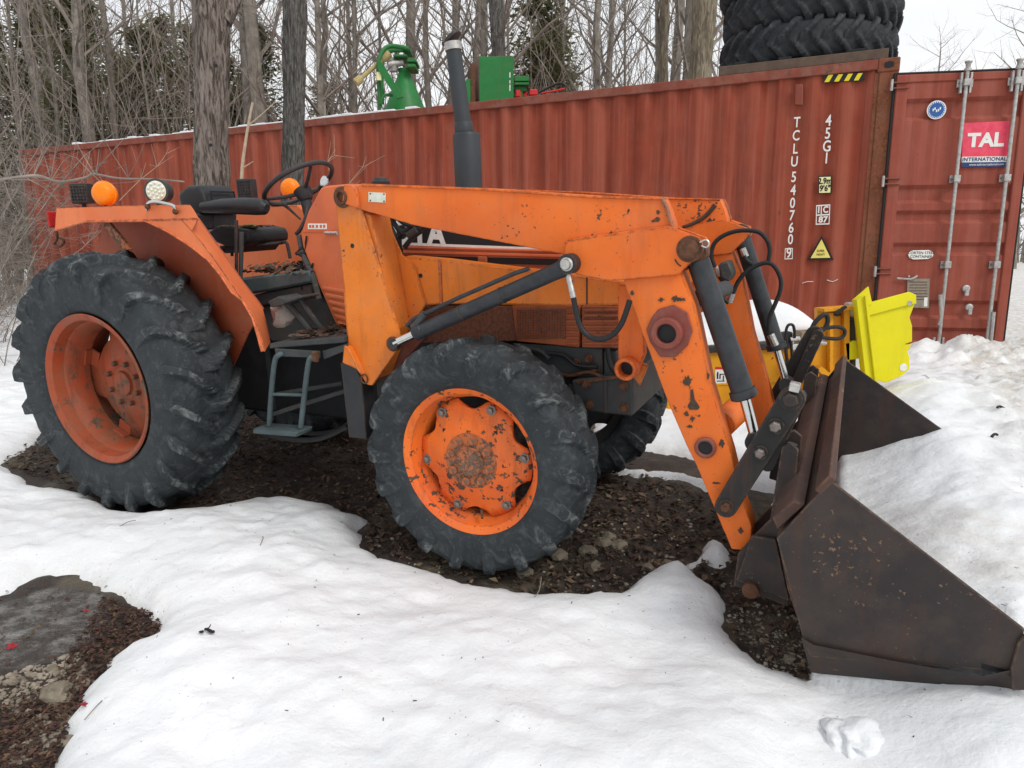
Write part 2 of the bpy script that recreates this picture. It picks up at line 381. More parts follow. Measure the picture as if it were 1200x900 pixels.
# ------------------------------------------------------------------ tractor
tractor = empty('loader_tractor', 'weathered orange loader tractor with black bucket parked on the muddy patch', 'tractor',
                mat=Matrix.Translation(TO) @ TM.to_4x4())
TR = tractor
def part(name, mb, mat, bevel=0, parent=None, label=None, **k):
    o = mb.build(name, mat, parent or TR, bevel, **k)
    if label: o['label'] = label
    return o
rear_tyre = tyre_mesh('tyre', .728, .385, .40, 20, .043, m_tyre, nc=1300, ns=84, k=1.0, lw=.0235, worn=.2, sidecut=90, e=.52)
front_tyre = tyre_mesh('tyre', .534, .315, .27, 18, .023, m_tyre, nc=1100, ns=72, k=.9, lw=.026, sidecut=92, seed=3, worn=.3, e=.55)

def rear_wheel(side):
    w_ = empty('rear_wheel', parent=TR); w_.location = (0, .69*side, .70)
    if side > 0: w_.rotation_euler = (0, R(13), 0)
    s = side                       # outward is y*s
    t = link('tyre', rear_tyre, None, w_)
    def lp(prof, n=64): return MB().lathe([(d, r) for d, r in prof], (0, 0, 0), (0, s, 0), n, False, False)
    # barrel: flange lip, bead seat, deep well
    p = [(.168, .400), (.186, .412), (.192, .405), (.184, .388), (.172, .374), (.115, .366), (.100, .352), (.030, .338), (-.02, .335), (-.04, .352), (-.12, .366), (-.17, .40)]
    rm = lp(p).build('rim', m_rim_r, w_)
    # centre disc with eight notches round its edge
    vs = MB(); n = 96; y0 = .005
    ring = []
    for q, (rad, yy) in enumerate(((.085, y0), (.15, y0), (.20, y0-.012), (.255, y0-.03), (1, y0-.035))):
        row = []
        for i in range(n):
            a = 2*math.pi*i/n
            rr = rad if q < 4 else (.29+.055*max(-1, min(1, 2.2*math.cos(4*a*2/2))))
            row.append((rr*math.sin(a), yy*s, rr*math.cos(a)))
        ring.append(row)
    V_ = [v for row in ring for v in row]; F_ = []
    for q in range(4):
        for i in range(n):
            f = (q*n+i, q*n+(i+1) % n, (q+1)*n+(i+1) % n, (q+1)*n+i); F_.append(f if s < 0 else f[::-1])
    vs.add(V_, F_); d = vs.build('wheel_disc', m_rim_r, w_)
    md = d.modifiers.new('thickness', 'SOLIDIFY'); md.thickness = .012; md.offset = 0
    hub = MB().lathe([(-.06, .10), (.004, .10), (.012, .092), (.014, .07), (.03, .066), (.034, .055)], (0, 0, 0), (0, s, 0), 40).build('hub', m_rim_r, w_, .0)
    bm_ = None
    for i in range(8):
        a = 2*math.pi*(i+.5)/8
        if bm_ is None: bm_ = MB().lathe([(0, .020), (.006, .020), (.007, .014), (.03, .014), (.034, .011)], (0, 0, 0), (0, s, 0), 12).mesh('wheel_bolt', m_rim_r)
        o = link('wheel_bolt', bm_, None, w_); o.location = (.118*math.sin(a), .004*s, .118*math.cos(a))
    bk = None
    for i in range(4):             # brackets that carry the disc in the rim
        a = math.pi/2*i+R(22)
        if bk is None: bk = MB().box((-.05, -.03*s, .325), (.05, .018*s, .35)).box((-.05, -.035*s, .27), (.05, -.02*s, .35)).mesh('rim_bracket', m_rim_r, .004)
        o = link('rim_bracket', bk, None, w_); o.rotation_euler = (0, a, 0)
    return w_
def front_wheel(side):
    w_ = empty('front_wheel', parent=TR); w_.location = (2.177, .60*side, .528)
    s = side
    if side > 0: w_.rotation_euler = (0, R(31), 0)
    link('tyre', front_tyre, None, w_)
    p = [(.085, .325), (.102, .340), (.108, .332), (.098, .315), (.085, .300), (.045, .292), (.03, .278), (.0, .268), (-.05, .27), (-.06, .29), (-.10, .33)]
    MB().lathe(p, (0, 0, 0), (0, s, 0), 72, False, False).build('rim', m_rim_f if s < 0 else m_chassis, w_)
    n = 120; V_ = []; F_ = []
    prof = ((.06, .072), (.095, .072), (.13, .070), (.17, .060), (.205, .045), (.235, .040), (1, .030))
    for q, (rad, yy) in enumerate(prof):
        for i in range(n):
            a = 2*math.pi*i/n+R(8)
            cc = max(0, math.cos(6*a))**.7
            rr = rad if q < 6 else .273-.052*cc
            rr = min(rr, .273-.052*cc) if q >= 5 else rr
            V_.append((rr*math.sin(a), yy*s, rr*math.cos(a)))
    for q in range(len(prof)-1):
        for i in range(n):
            f = (q*n+i, q*n+(i+1) % n, (q+1)*n+(i+1) % n, (q+1)*n+i); F_.append(f if s < 0 else f[::-1])
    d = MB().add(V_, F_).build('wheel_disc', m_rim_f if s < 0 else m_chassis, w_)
    md = d.modifiers.new('thickness', 'SOLIDIFY'); md.thickness = .010; md.offset = 0
    MB().lathe([(-.1, .125), (.070, .128), (.078, .124), (.080, .085)], (0, 0, 0), (0, s, 0), 48).build('hub_flange', m_rimrust, w_)
    MB().lathe([(.07, .067), (.088, .067), (.093, .061), (.090, .058), (.090, .02)], (0, 0, 0), (0, s, 0), 40).build('hub_cap', m_rimrust, w_)
    bmh = MB().lathe([(0, .019), (.01, .019), (.016, .014), (.026, .011)], (0, 0, 0), (0, s, 0), 10).mesh('wheel_bolt', m_rimrust)
    for i in range(8):
        a = 2*math.pi*(i+.3)/8; o = link('wheel_bolt', bmh, None, w_); o.location = (.098*math.sin(a), .078*s, .098*math.cos(a))
    bz = MB().lathe([(0, .024), (.006, .024), (.008, .015), (.022, .015), (.026, .006)], (0, 0, 0), (0, s, 0), 6).mesh('rim_bolt', m_bolt)
    for i in range(6):
        a = 2*math.pi*(i+.5)/6-R(8); o = link('rim_bolt', bz, None, w_); o.location = (.245*math.sin(a), .040*s, .245*math.cos(a))
    hz = MB().box((-.009, .0*s, -.009), (.009, .010*s, .009)).mesh('square_hole_plug', m_decal)
    for i in range(4):
        a = math.pi/2*i+R(41); o = link('square_hole_plug', hz, None, w_); o.location = (.178*math.sin(a), .052*s, .178*math.cos(a)); o.rotation_euler = (0, R(45)+a, 0)
    MB().cyl((.03, .05*s, -.235), (.045, .075*s, -.262), .007, .006, 8).build('valve_stem', m_rustb, w_)
    return w_
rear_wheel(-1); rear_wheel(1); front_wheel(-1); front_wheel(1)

# fenders: folded sheet with a skirt towards the outside
yo = -.64; yi = -.44
top = TL([(66, 244), (150, 241), (222, 240), (227, 247), (232, 256)], yo)
low = TL([(232, 257), (171, 259), (130, 259.5), (99, 260), (64, 270)], yo)
sk = MB().prism(top+low, yo, yo+.005)
both('fender', sk, m_fender, TR, .001)
fc = MB(); op = ((171, 259), (196, 271), (221, 287), (228, 292), (244, 305), (258, 322), (272, 343), (284, 352), (296, 373), (302, 393), (307, 412)); ip = ((232, 256), (242, 270), (253, 286), (261, 297), (272, 313), (283, 329), (293, 342), (301, 352), (308, 362), (313, 380), (317, 401))
wq = (.75, .62, .55, .5, .45, .42, .4, .4, .42, .5, .55)
O_ = [Vector(T3(*p, yo)) for p in op]; I_ = [Vector(T3(*p, yi)) for p in ip]; FP = [(213, 257), (225, 270), (237, 285), (245, 295), (255, 309), (266, 325), (277, 341), (286, 354), (296, 369), (304, 388), (310.5, 411.5)]; FO = [Vector(T3(*p, yo)) for p in FP]
both('fender', MB().prism(TL([(232, 257), (171, 259)], yo)+TL(op[1:], yo)+TL(FP[::-1][:-1], yo), yo, yo+.005), m_fender, TR, .001)
tt_ = []
for a, b in zip([FO[0]]+FO[1:], I_):
    tt_ += [a, b]
nO = len(O_); dn = Vector((-.004, 0, -.005))
fc.add(tt_+[p+dn for p in tt_], [(2*i, 2*i+2, 2*i+3, 2*i+1) for i in range(nO-1)]+[(2*nO+2*i, 2*nO+2*i+1, 2*nO+2*i+3, 2*nO+2*i+2) for i in range(nO-1)]+[(2*i, 2*nO+2*i, 2*nO+2*i+2, 2*i+2) for i in range(nO-1)]+[(2*i+1, 2*i+3, 2*nO+2*i+3, 2*nO+2*i+1) for i in range(nO-1)]+[(2*nO-2, 4*nO-2, 4*nO-1, 2*nO-1)])
both('fender_slope', fc, m_fender, TR)
ic = T3(214, 242, yi)
tp = MB().add([Vector((top[0][0], yo+.001, top[0][1])), Vector((top[2][0], yo+.001, top[2][1])), ic, Vector((top[0][0], yi, top[0][1]))], [(0, 1, 2, 3)])
both('fender_top', tp, m_fender, TR)
fcn = T3(232, 256, yi)
tp2 = MB().add([Vector((top[2][0], yo, top[2][1])), Vector((top[4][0], yo, top[4][1])), fcn, ic], [(0, 1, 2, 3)])
both('fender_corner', tp2, m_fender, TR)
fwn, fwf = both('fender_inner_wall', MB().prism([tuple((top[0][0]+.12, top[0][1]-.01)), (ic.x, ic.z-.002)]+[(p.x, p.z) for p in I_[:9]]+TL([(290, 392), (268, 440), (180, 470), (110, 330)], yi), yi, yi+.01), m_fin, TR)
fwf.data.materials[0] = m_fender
both('fender_brace', MB().prism(TL([(121, 260), (131, 260), (157, 292), (148, 294)], -.58), -.60, -.58), m_rimrust, TR, .002)
both('fender_crease', MB().tube([T3(*p, yo-.001) for p in ((99, 258.5), (171, 257.5), (231, 255.5))], .003, 6, 0), m_fender, TR)
both('fender_bead', MB().tube([T3(*p, yo) for p in ((64, 270), (99, 260), (130, 259.5))]+O_, .006, 6, 0), m_fender, TR)
tl = MB().box((-.012, -.03, -.05), (.0, .03, .04), Matrix.Translation(T3(62.5, 256, -.61)))
both('tail_light', tl, m_red, TR, .006)
MB().tube([T3(66, 271, -.60), T3(67, 279, -.60), T3(64, 286, -.60), T3(70, 289, -.60), T3(75, 283, -.60), T3(70, 279, -.60)], .008, 8).build('hook_ring', m_rustb, TR)
# lamps on the near fender
def lathe_lamp(c, ax, prof, mat_body, prof2, mat_lens, name, nn=28):
    b = MB().lathe(prof, c, ax, nn).build(name, mat_body, TR); MB().lathe(prof2, c, ax, nn).build('lens', mat_lens, b); return b
TMI = TM.inverted()
tocam = lambda c, y=0: (TMI @ Vector((0, 0, 1)))
for s_, (lx, ly) in ((-1, (122, 227)), (1, (340, 221))):
    c = T3(lx, ly, .60*s_)
    ax = Vector((.45, -1, 0)).normalized()
    b = MB().lathe([(-.05, .03), (-.045, .052), (-.012, .066), (.0, .068), (.004, .064)], c, ax, 32).build('indicator_lamp', m_amber, TR)
    MB().lathe([(.003, .063), (.02, .058), (.032, .05), (.040, .036), (.043, .015)], c, ax, 32).build('lens', m_amber, b)
    MB().cyl(c+Vector((0, 0, -.06)), c+Vector((0, 0, -.12 if s_ < 0 else -.16)), .01, None, 8).build('lamp_stalk', m_black, b)
def square_lamp(c, ang, sz=.10, m=m_black):
    M = Matrix.Translation(c) @ Matrix.Rotation(ang, 4, 'Z')
    b = MB().box((-sz*.5, -.03, -sz*.55), (sz*.5, .04, sz*.55), M).build('work_lamp', m, TR, .008, seg=2)
    g = MB()
    for i in range(6):
        g.box((-sz*.42+i*sz*.165, -.034, -sz*.46), (-sz*.42+i*sz*.165+.004, -.029, sz*.46), M)
    for j in range(6):
        g.box((-sz*.44, -.036, -sz*.45+j*sz*.17), (sz*.44, -.030, -sz*.45+j*sz*.17+.004), M)
    g.build('lamp_grid', m_black, b)
    MB().cyl(c-Vector((0, 0, sz*.5)), c-Vector((0, 0, sz*.5+.05)), .012, None, 8).build('lamp_stalk', m_black, b)
square_lamp(T3(96, 227, -.55), R(25)); square_lamp(T3(289, 221, .52), R(15), .115); 
c = T3(184, 224, -.56); ax = Vector((.50, -1, .05)).normalized()
b = MB().lathe([(-.075, .045), (-.07, .055), (.0, .062), (.010, .063), (.012, .056)], c, ax, 28).build('round_work_lamp', m_chassis, TR)
MB().lathe([(.010, .055), (.013, .05), (.014, .02)], c, ax, 28).build('lens', m_glass, b)
ll = MB(); u_ = ax.orthogonal().normalized(); v_ = ax.cross(u_)
for k, (rr, nn) in enumerate(((0, 1), (.020, 6), (.040, 11))):
    for i in range(nn):
        a = 2*math.pi*i/nn; ll.ball(c+ax*.015+(u_*math.cos(a)+v_*math.sin(a))*rr, .0075, 8, 5)
ll.build('lamp_diode', m_glass, b); MB().cyl(c-Vector((0, 0, .055)), c-Vector((0, 0, .09)), .012, None, 8).build('lamp_stalk', m_black, b)
h = [T3(173, 246, -.645), T3(173, 239, -.67), T3(180, 236, -.675), T3(190, 237.6, -.675), T3(200, 240, -.675), T3(205, 243, -.67), T3(206, 250, -.645)]
MB().tube(h, .008, 10).build('grab_handle', m_chrome, TR)
hb = MB().ball(T3(173, 242, -.67), .015, 10, 6); hb.ball(T3(205.5, 248, -.66), .015, 10, 6); hb.build('handle_foot', m_rustb, TR)

# seat
ys0, ys1 = -.21, .04
bk = MB().prism(TL([(211, 223), (219, 217), (231, 217), (237, 225), (241, 244), (236, 253), (222, 252), (210, 243), (207, 228)], ys0), ys0, ys1)
part('seat_backrest', bk, m_seat, .032, seg=4)
bf = [Vector(T3(*p, ys0)) for p in ((238, 222), (242, 243))]
part('seat_piping', MB().tube([bf[0]+Vector((.012, .04, -.01)), Vector((bf[0].x+.012, ys1-.04, bf[0].z-.01)), Vector((bf[1].x+.006, ys1-.04, bf[1].z+.03)), bf[1]+Vector((.006, .04, .03))], .006, 6, 0, True), m_seat)
ar = MB().tube([T3(238, 243, ys0-.03), T3(262, 241.5, ys0-.03), T3(285, 241.5, ys0-.03), T3(302, 242, ys0-.03), T3(310, 243, ys0-.03), T3(313, 244, ys0-.03)], [.03, .040, .046, .046, .040, .022], 16, 0)
part('armrest', ar, m_seat)
part('seat_post', MB().prism(TL([(226, 250), (250, 250), (250, 268), (232, 270)], -.12), -.12, .06), m_black, .006)
part('seat_cushion', MB().prism(TL([(243, 272), (252, 266), (270, 265), (288, 269), (291, 276), (291, 284), (284, 288), (268, 290), (254, 285)], -.2), -.2, .12), m_seat, .016, seg=3)
part('seat_pan', MB().prism(TL([(256, 288), (288, 287), (282, 296), (262, 297)], -.18), -.18, .10), m_black, .006)
fr = MB().tube([T3(250, 292, -.2), T3(290, 288, -.12), T3(326, 285, .0), T3(335, 284, .0), T3(338, 292, .0), T3(340, 303, .0)], .010, 10)
part('seat_frame', fr, m_black)
part('moss_patch', MB().ball(T3(262, 267, -.16), .035, 10, 6, (1.4, 1, .35)).ball(T3(292, 265, -.13), .04, 10, 6, (1.5, 1, .3)), m_moss)
lm = None
for i in range(26):
    px = 252+random.random()*72; c = T3(px, 266.5, -.22+random.random()*.35); c.z += .004
    M = Matrix.Translation(c) @ Matrix.Rotation(random.random()*6, 4, 'Z') @ Matrix.Rotation(random.uniform(-.5, .5), 4, 'X')
    if lm is None: lm = MB().add([(-.03, -.012, .004), (0, -.018, .0), (.034, 0, .01), (0, .018, .0), (-.028, .010, .004)], [(0, 1, 2), (0, 2, 3), (0, 3, 4)]).mesh('fallen_leaf', m_leafy)
    o = link('fallen_leaf', lm, None, TR); o.matrix_local = M
part('lever', MB().cyl(T3(277, 258, -.36), T3(277, 322, -.36), .009, .009, 10), m_black)
part('lever', MB().cyl(T3(283, 272, -.35), T3(282, 330, -.35), .013, .011, 10), m_chassis)
part('lever', MB().cyl(T3(270, 262, -.10), T3(272, 300, -.10), .009, .009, 10), m_black)

# steering wheel
sc_ = T3(350, 215.5, 0); tilt = R(31)
ux = Vector((math.cos(tilt), 0, math.sin(tilt))); uy = Vector((0, 1, 0)); un = ux.cross(uy)
if un.z < 0: un = -un
rim = [sc_+(ux*math.cos(a)+uy*math.sin(a))*.205 for a in np.linspace(0, 2*math.pi, 40, endpoint=False)]
sw = part('steering_wheel', MB().tube(rim, .0135, 10, 0, True), m_black)
hubc = sc_-un*.055
MB().lathe([(-.05, .03), (-.03, .045), (.02, .05), (.03, .03)], hubc, un, 20).build('steering_hub', m_black, sw)
for a in (R(100), R(220), R(340)):
    MB().tube([hubc, hubc+(ux*math.cos(a)+uy*math.sin(a))*.10+un*.02, sc_+(ux*math.cos(a)+uy*math.sin(a))*.20], [.013, .012, .009], 8, 3).build('spoke', m_black, sw)
part('steering_column', MB().tube([hubc, T3(361, 245, 0), T3(366, 262, 0)], [.028, .03, .035], 12, 3), m_black)
part('column_lever', MB().tube([T3(333, 240, -.03), T3(338, 244, -.03), T3(352, 257, -.03)], [.012, .006, .005], 8), m_black)
part('control_lever', MB().tube([T3(362, 240, -.22), T3(358, 256, -.235), T3(351, 270, -.24), T3(347, 274, -.24)], [.010, .011, .012, .011], 8), m_black)
part('mirror', MB().lathe([(0, .03), (.01, .032), (.014, .02)], T3(381, 213, .12), (-.2, -1, .2), 18), m_chrome)

# cowl behind the engine
YC = -.27
cw = MB().prism(TL([(375, 220), (381, 217.5), (404, 215.5), (452, 216), (452, 400), (404, 394), (396, 389), (372, 334), (354, 290), (351, 274), (360, 247)], YC), YC, -YC)
cowl = part('dashboard_cowl', cw, m_cowl, .022, seg=3)
for i in range(7):
    y0 = 337+i*8.2; xl = 377+(i*8.2)*.43
    MB().prism(TL([(xl, y0), (xl+3, y0-2), (415, y0+4), (415, y0+8.5), (xl+4, y0+3)], YC-.004), YC-.012, YC).build('louvre', m_cowl, cowl, .005, seg=2)
MB().prism(TL([(355, 270.5), (404, 270), (404, 271.2), (355, 271.7)], YC), YC-.004, YC+.001).build('seam', m_cowl, cowl)
bd = MB().prism(TL([(361, 262), (383, 262), (383, 268.5), (361, 268.5)], YC), YC-.002, YC).build('model_badge', m_white, cowl)
g = MB()
for i, x in enumerate((362.5, 366, 370.5, 375, 379)): g.prism(TL([(x, 263.5), (x+2.6, 263.5), (x+2.6, 267), (x, 267)], YC), YC-.0032, YC-.0018)
g.build('badge_print', m_cowl, cowl)
part('key_switch', MB().cyl(T3(382, 273, YC-.01), T3(396, 273, YC-.045), .011, .011, 12), m_chrome)
part('cowl_frame', MB().tube([T3(351, 276, -.24), T3(356, 300, -.26), T3(366, 322, -.28), T3(374, 350, -.28)], .016, 8), m_chassis)
dc = MB()
for i in range(14):
    q = T3(353+random.random()*12, 285+random.random()*40, -.26); dc.tube([q, q+Vector((random.uniform(-.05, .05), -.02, random.uniform(-.06, .06))), q+Vector((random.uniform(-.06, .06), 0, random.uniform(-.09, .02)))], .005, 5, 2)
part('wiring', dc, m_hose)

# hood with its black stripe and lettering
HY = -.30
hood = part('hood', MB().prism([T(430, 262, HY), (T(430, 240, HY)[0], 1.50), (1.9, 1.50), (2.55, 1.44), (2.72, 1.38), (2.78, 1.22), (2.74, T(760, 355, HY)[1]), T(480, 355, HY), T(430, 330, HY)], HY, -HY), m_cowl, .02, seg=2)
MB().prism(TL([(440, 250), (668, 258), (668, 296), (630, 291), (440, 282)], HY), HY-.003, HY+.0).build('black_stripe', m_decal, hood)
MB().prism(TL([(440, 283), (660, 291), (660, 294), (440, 286)], HY), HY-.004, HY+.0).build('white_line', m_white, hood)
for i, (y0, y1) in enumerate(((288, 291), (293, 297))):
    MB().prism(TL([(470, y0), (660, y0+5), (660, y1+5), (470, y1)], HY), HY-.012, HY).build('pressed_rib', m_cowl, hood, .004)
part('hood_gap', MB().prism(TL([(466, 299), (668, 304), (668, 311), (466, 306)], HY), HY-.006, HY), m_decal)
part('hood_catch', MB().prism(TL([(562, 300), (572, 300.5), (572, 308), (562, 307.5)], HY), HY-.02, HY), m_grille, .003)

def text_mesh(s, size, mat, name, bold=0., ext=.0015, sx=1.0, sp=1.0):
    cu = bpy.data.curves.new(name, 'FONT'); cu.body = s; cu.size = size; cu.extrude = ext; cu.offset = bold; cu.align_x = 'CENTER'; cu.align_y = 'CENTER'; cu.space_character = sp; cu.resolution_u = 4
    o = bpy.data.objects.new(name, cu); C.objects.link(o); bpy.context.view_layer.update()
    me = bpy.data.meshes.new_from_object(o); bpy.data.objects.remove(o); bpy.data.curves.remove(cu)
    me.name = name; me.materials.clear(); me.materials.append(mat)
    if sx != 1: me.transform(Matrix.Diagonal((sx, 1, 1, 1)))
    return me
def place_text(me, name, parent, M): o = link(name, me, None, parent); o.matrix_local = M; return o
# text stands in the x-z plane of the tractor facing -y
FACE = Matrix.Rotation(math.pi/2, 4, 'X')
tm = text_mesh('KUBOTA', .155, m_white, 'hood_lettering', .006, .002, .92)
a_ = T(456, 273.5, HY); tilt_ = math.atan2(T(660, 281, HY)[1]-a_[1], T(660, 281, HY)[0]-a_[0])
place_text(tm, 'hood_lettering', hood, Matrix.Translation((a_[0]+.03, HY-.004, a_[1]+.0)) @ Matrix.Rotation(-tilt_, 4, 'Y') @ FACE)

# muffler and stack
mb_ = T3(550, 235, -.05); mt_ = T3(546.5, 156, -.05)
mf = part('muffler', MB().lathe([(0, .06), (.0, .066), ((mt_-mb_).length-.012, .066), ((mt_-mb_).length, .060), ((mt_-mb_).length+.004, .030)], mb_, mt_-mb_, 28), m_muff)
p0 = T3(544.5, 158, -.05); p1 = T3(530.5, 50, -.05)
MB().cyl(p0, p1, .040, .036, 24).build('exhaust_pipe', m_muff, mf)
MB().lathe([(0, .043), (.01, .045), (.05, .044), (.055, .041)], p0+(p1-p0)*.0, p1-p0, 24).build('pipe_collar', m_muff, mf)
MB().lathe([(-.035, .0385), (-.035, .041), (.0, .041), (.0, .0385)], p1, p1-p0, 24).build('silver_band', m_galv, mf)
MB().box((-.02, -.012, -.008), (.03, .012, .008), Matrix.Translation(T3(523, 51, -.05))).build('cap_hinge', m_black, mf, .002)
cap = MB().lathe([(0, .045), (.012, .047), (.018, .035), (.02, .01)], T3(531.5, 45.5, -.05), (-.62, -.12, .78), 24); cap.build('rain_cap', m_black, mf)
part('air_intake', MB().lathe([(0, .045), (.05, .05), (.07, .035), (.075, .01)], T3(447, 224, .12), (0, 0, 1), 18), m_black)

# engine side, grille panels
part('engine_screen', MB().prism(TL([(470, 358), (664, 358), (664, 398), (470, 402)], -.29), -.30, -.2), m_screen, .004)
gp = part('side_grille', MB().prism(TL([(600, 358), (680, 358), (679, 407), (606, 400)], -.31), -.315, -.20), m_grille, .004)
gp2 = part('side_grille', MB().prism(TL([(682, 358), (726, 359), (725, 408), (682, 407)], -.31), -.315, -.20), m_grille, .004)
sl = MB()
for i in range(7):
    y = 361+i*6.6; MB().prism(TL([(664, y), (679.5, y+.2), (679.5, y+3.4), (664, y+3.2)], -.315), -.325, -.315).build('slat', m_grille, gp, .003)
    MB().prism(TL([(683.5, y), (724.5, y+.2), (724.5, y+3.4), (683.5, y+3.2)], -.315), -.325, -.315).build('slat', m_grille, gp2, .003)
for (x0, x1, y0, y1) in ((606, 662, 363, 397), (685, 722, 361, 374)):
    q = MB()
    n = int((x1-x0)/3)
    for i in range(n+1):
        x = x0+(x1-x0)*i/n; q.prism(TL([(x, y0), (x+.8, y0), (x+.8, y1), (x, y1)], -.318), -.320, -.316)
    for j in range(int((y1-y0)/3)+1):
        y = y0+j*3; q.prism(TL([(x0, y), (x1, y), (x1, y+.8), (x0, y+.8)], -.318), -.3215, -.3165)
    q.build('grille_mesh', m_screen, gp)
part('engine_block', MB().box((1.35, -.22, .62), (2.45, .22, 1.28)), m_chassis, .01)
part('radiator', MB().box((2.35, -.27, .80), (2.70, .27, 1.30)), m_chassis, .01)
part('front_bulkhead', MB().prism(TL([(600, 402), (706, 408), (706, 443), (640, 440)], -.30), -.31, .30), m_chassis, .006)
part('battery_box', MB().prism(TL([(708, 410), (724, 411), (724, 440), (708, 443)], -.29), -.30, .28), m_chassis, .006)
fw = part('front_frame', MB().prism(TL([(672, 444), (744, 436), (744, 486), (690, 480), (676, 468)], -.33), -.36, .36), m_chassis, .008)
for (x, y) in ((687, 450), (691, 474), (731, 452), (732, 478), (676, 425), (690, 420), (697, 432)):
    p = T3(x, y, -.365 if y > 440 else -.315); MB().lathe([(0, .022), (.004, .022), (.005, .014), (.018, .014)], p, (0, -1, 0), 6).build('frame_bolt', m_rustb, fw)
for pts, r, mt in (([(640, 414), (660, 416), (676, 428), (700, 430)], .010, m_hose), ([(650, 436), (668, 440), (690, 436), (712, 444), (728, 440)], .008, m_rustb), ([(712, 408), (714, 424), (722, 436), (740, 436)], .011, m_hose), ([(600, 408), (630, 410), (644, 420)], .012, m_chassis)):
    part('engine_pipe', MB().tube([T3(a, b, -.335) for a, b in pts], r, 8, 4), mt)
part('frame_rib', MB().prism(TL([(676, 446), (742, 438), (742, 441), (678, 449.5)], -.36), -.372, -.36), m_rustb, .002)
part('frame_rib', MB().prism(TL([(708, 443), (712, 442.5), (712, 484), (708, 483.5)], -.36), -.368, -.36), m_chassis, .002)
part('front_axle', MB().cyl((2.177, -.50, .53), (2.177, .50, .53), .07, None, 16).box((2.08, -.5, .42), (2.27, -.38, .62)).box((2.08, .38, .42), (2.27, .5, .62)).box((2.0, -.13, .38), (2.35, .13, .66)), m_chassis, .008)
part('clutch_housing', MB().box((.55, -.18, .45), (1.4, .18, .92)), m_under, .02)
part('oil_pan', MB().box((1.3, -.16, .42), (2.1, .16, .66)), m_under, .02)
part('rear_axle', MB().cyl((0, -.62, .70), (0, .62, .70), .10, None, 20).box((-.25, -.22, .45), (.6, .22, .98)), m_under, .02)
# transmission tunnel in teal grey, debris and floor
part('transmission_tunnel', MB().prism(TL([(279, 326), (363, 316), (366, 331), (294, 345)], -.30), -.30, .30), m_trans, .012)
part('tunnel_side', MB().prism(TL([(292, 346), (366, 332), (366, 346), (300, 360)], -.27), -.27, .27), m_chassis, .008)
part('gearbox_casting', MB().prism(TL([(290, 360), (372, 345), (392, 366), (404, 398), (318, 402), (304, 380)], -.24), -.24, .24), m_chassis, .015)
part('platform_floor', MB().prism([T(318, 402, -.64), T(318, 408, -.64), T(406, 401, -.64), T(405, 394, -.64)], -.655, -.24), m_chassis, .004)
pl = part('platform_edge', MB().prism(TL([(324, 408), (376, 411), (376, 419), (326, 417)], -.655), -.67, -.655), m_chassis, .003)
part('platform_edge', MB().prism(TL([(378, 411), (408, 402), (408, 410), (380, 421)], -.645), -.65, -.64), m_chassis, .003)
part('floor_bracket', MB().prism(TL([(368, 411), (374, 411), (374, 424), (368, 422)], -.67), -.69, -.67), m_rustb, .002)
pd = part('brake_pedal', MB().prism(TL([(322, 352), (334, 346), (343, 349), (341, 356), (326, 359)], -.45), -.50, -.36), m_chassis, .004)
MB().tube([T3(336, 354, -.44), T3(350, 370, -.42), T3(371, 397, -.40)], .016, 8, 3).build('pedal_arm', m_chassis, pd)
pd = part('clutch_pedal', MB().prism(TL([(343, 350), (364, 344), (366, 347), (346, 354)], -.42), -.50, -.36), m_chassis, .004)
MB().tube([T3(352, 350, -.42), T3(364, 368, -.40), T3(382, 391, -.38)], .014, 8, 3).build('pedal_arm', m_chassis, pd)
# crumpled rag on the gearbox
rb = MB().ball(T3(331, 369, -.42), .055, 16, 12, (1.2, 1, 1.2)); rb.v = [tuple(Vector(v)+Vector(v).normalized()*.0+Vector([mnoise.noise(Vector(v)*22+Vector((k*9, 0, 0)))*.028 for k in range(3)])) for v in rb.v]
part('crumpled_rag', rb, simple('dirty_cloth', (.34, .30, .27), .9, 0, .4, 14, .4))
db = MB()
for i in range(420):
    px = random.uniform(284, 366); py = random.uniform(302, 324); y = random.uniform(-.30, .25)
    x, z = T(px, 322, -.28); x += random.uniform(-.1, .1); c = Vector((x, y, T(325, 321, -.3)[1]+random.uniform(0, .035)))
    r_ = random.uniform(.012, .04); a = random.random()*6.28; t_ = random.uniform(-.4, .5)
    e1 = Vector((math.cos(a), math.sin(a), t_))*r_; e2 = Vector((-math.sin(a), math.cos(a), random.uniform(-.4, .4)))*r_*.5
    db.add([c-e1, c-e2, c+e1, c+e2], [(0, 1, 2, 3)])
for i in range(160):
    y = random.uniform(-.60, -.28); x = random.uniform(T(330, 400, -.64)[0], T(392, 400, -.64)[0]); c = Vector((x, y, T(360, 400, -.64)[1]+random.uniform(.0, .02)+.004))
    r_ = random.uniform(.012, .035); a = random.random()*6.28
    e1 = Vector((math.cos(a), math.sin(a), random.uniform(-.3, .4)))*r_; e2 = Vector((-math.sin(a), math.cos(a), random.uniform(-.4, .4)))*r_*.5
    db.add([c-e1, c-e2, c+e1, c+e2], [(0, 1, 2, 3)])
tag(db.build('leaf_debris', m_leafy, TR), kind='stuff')
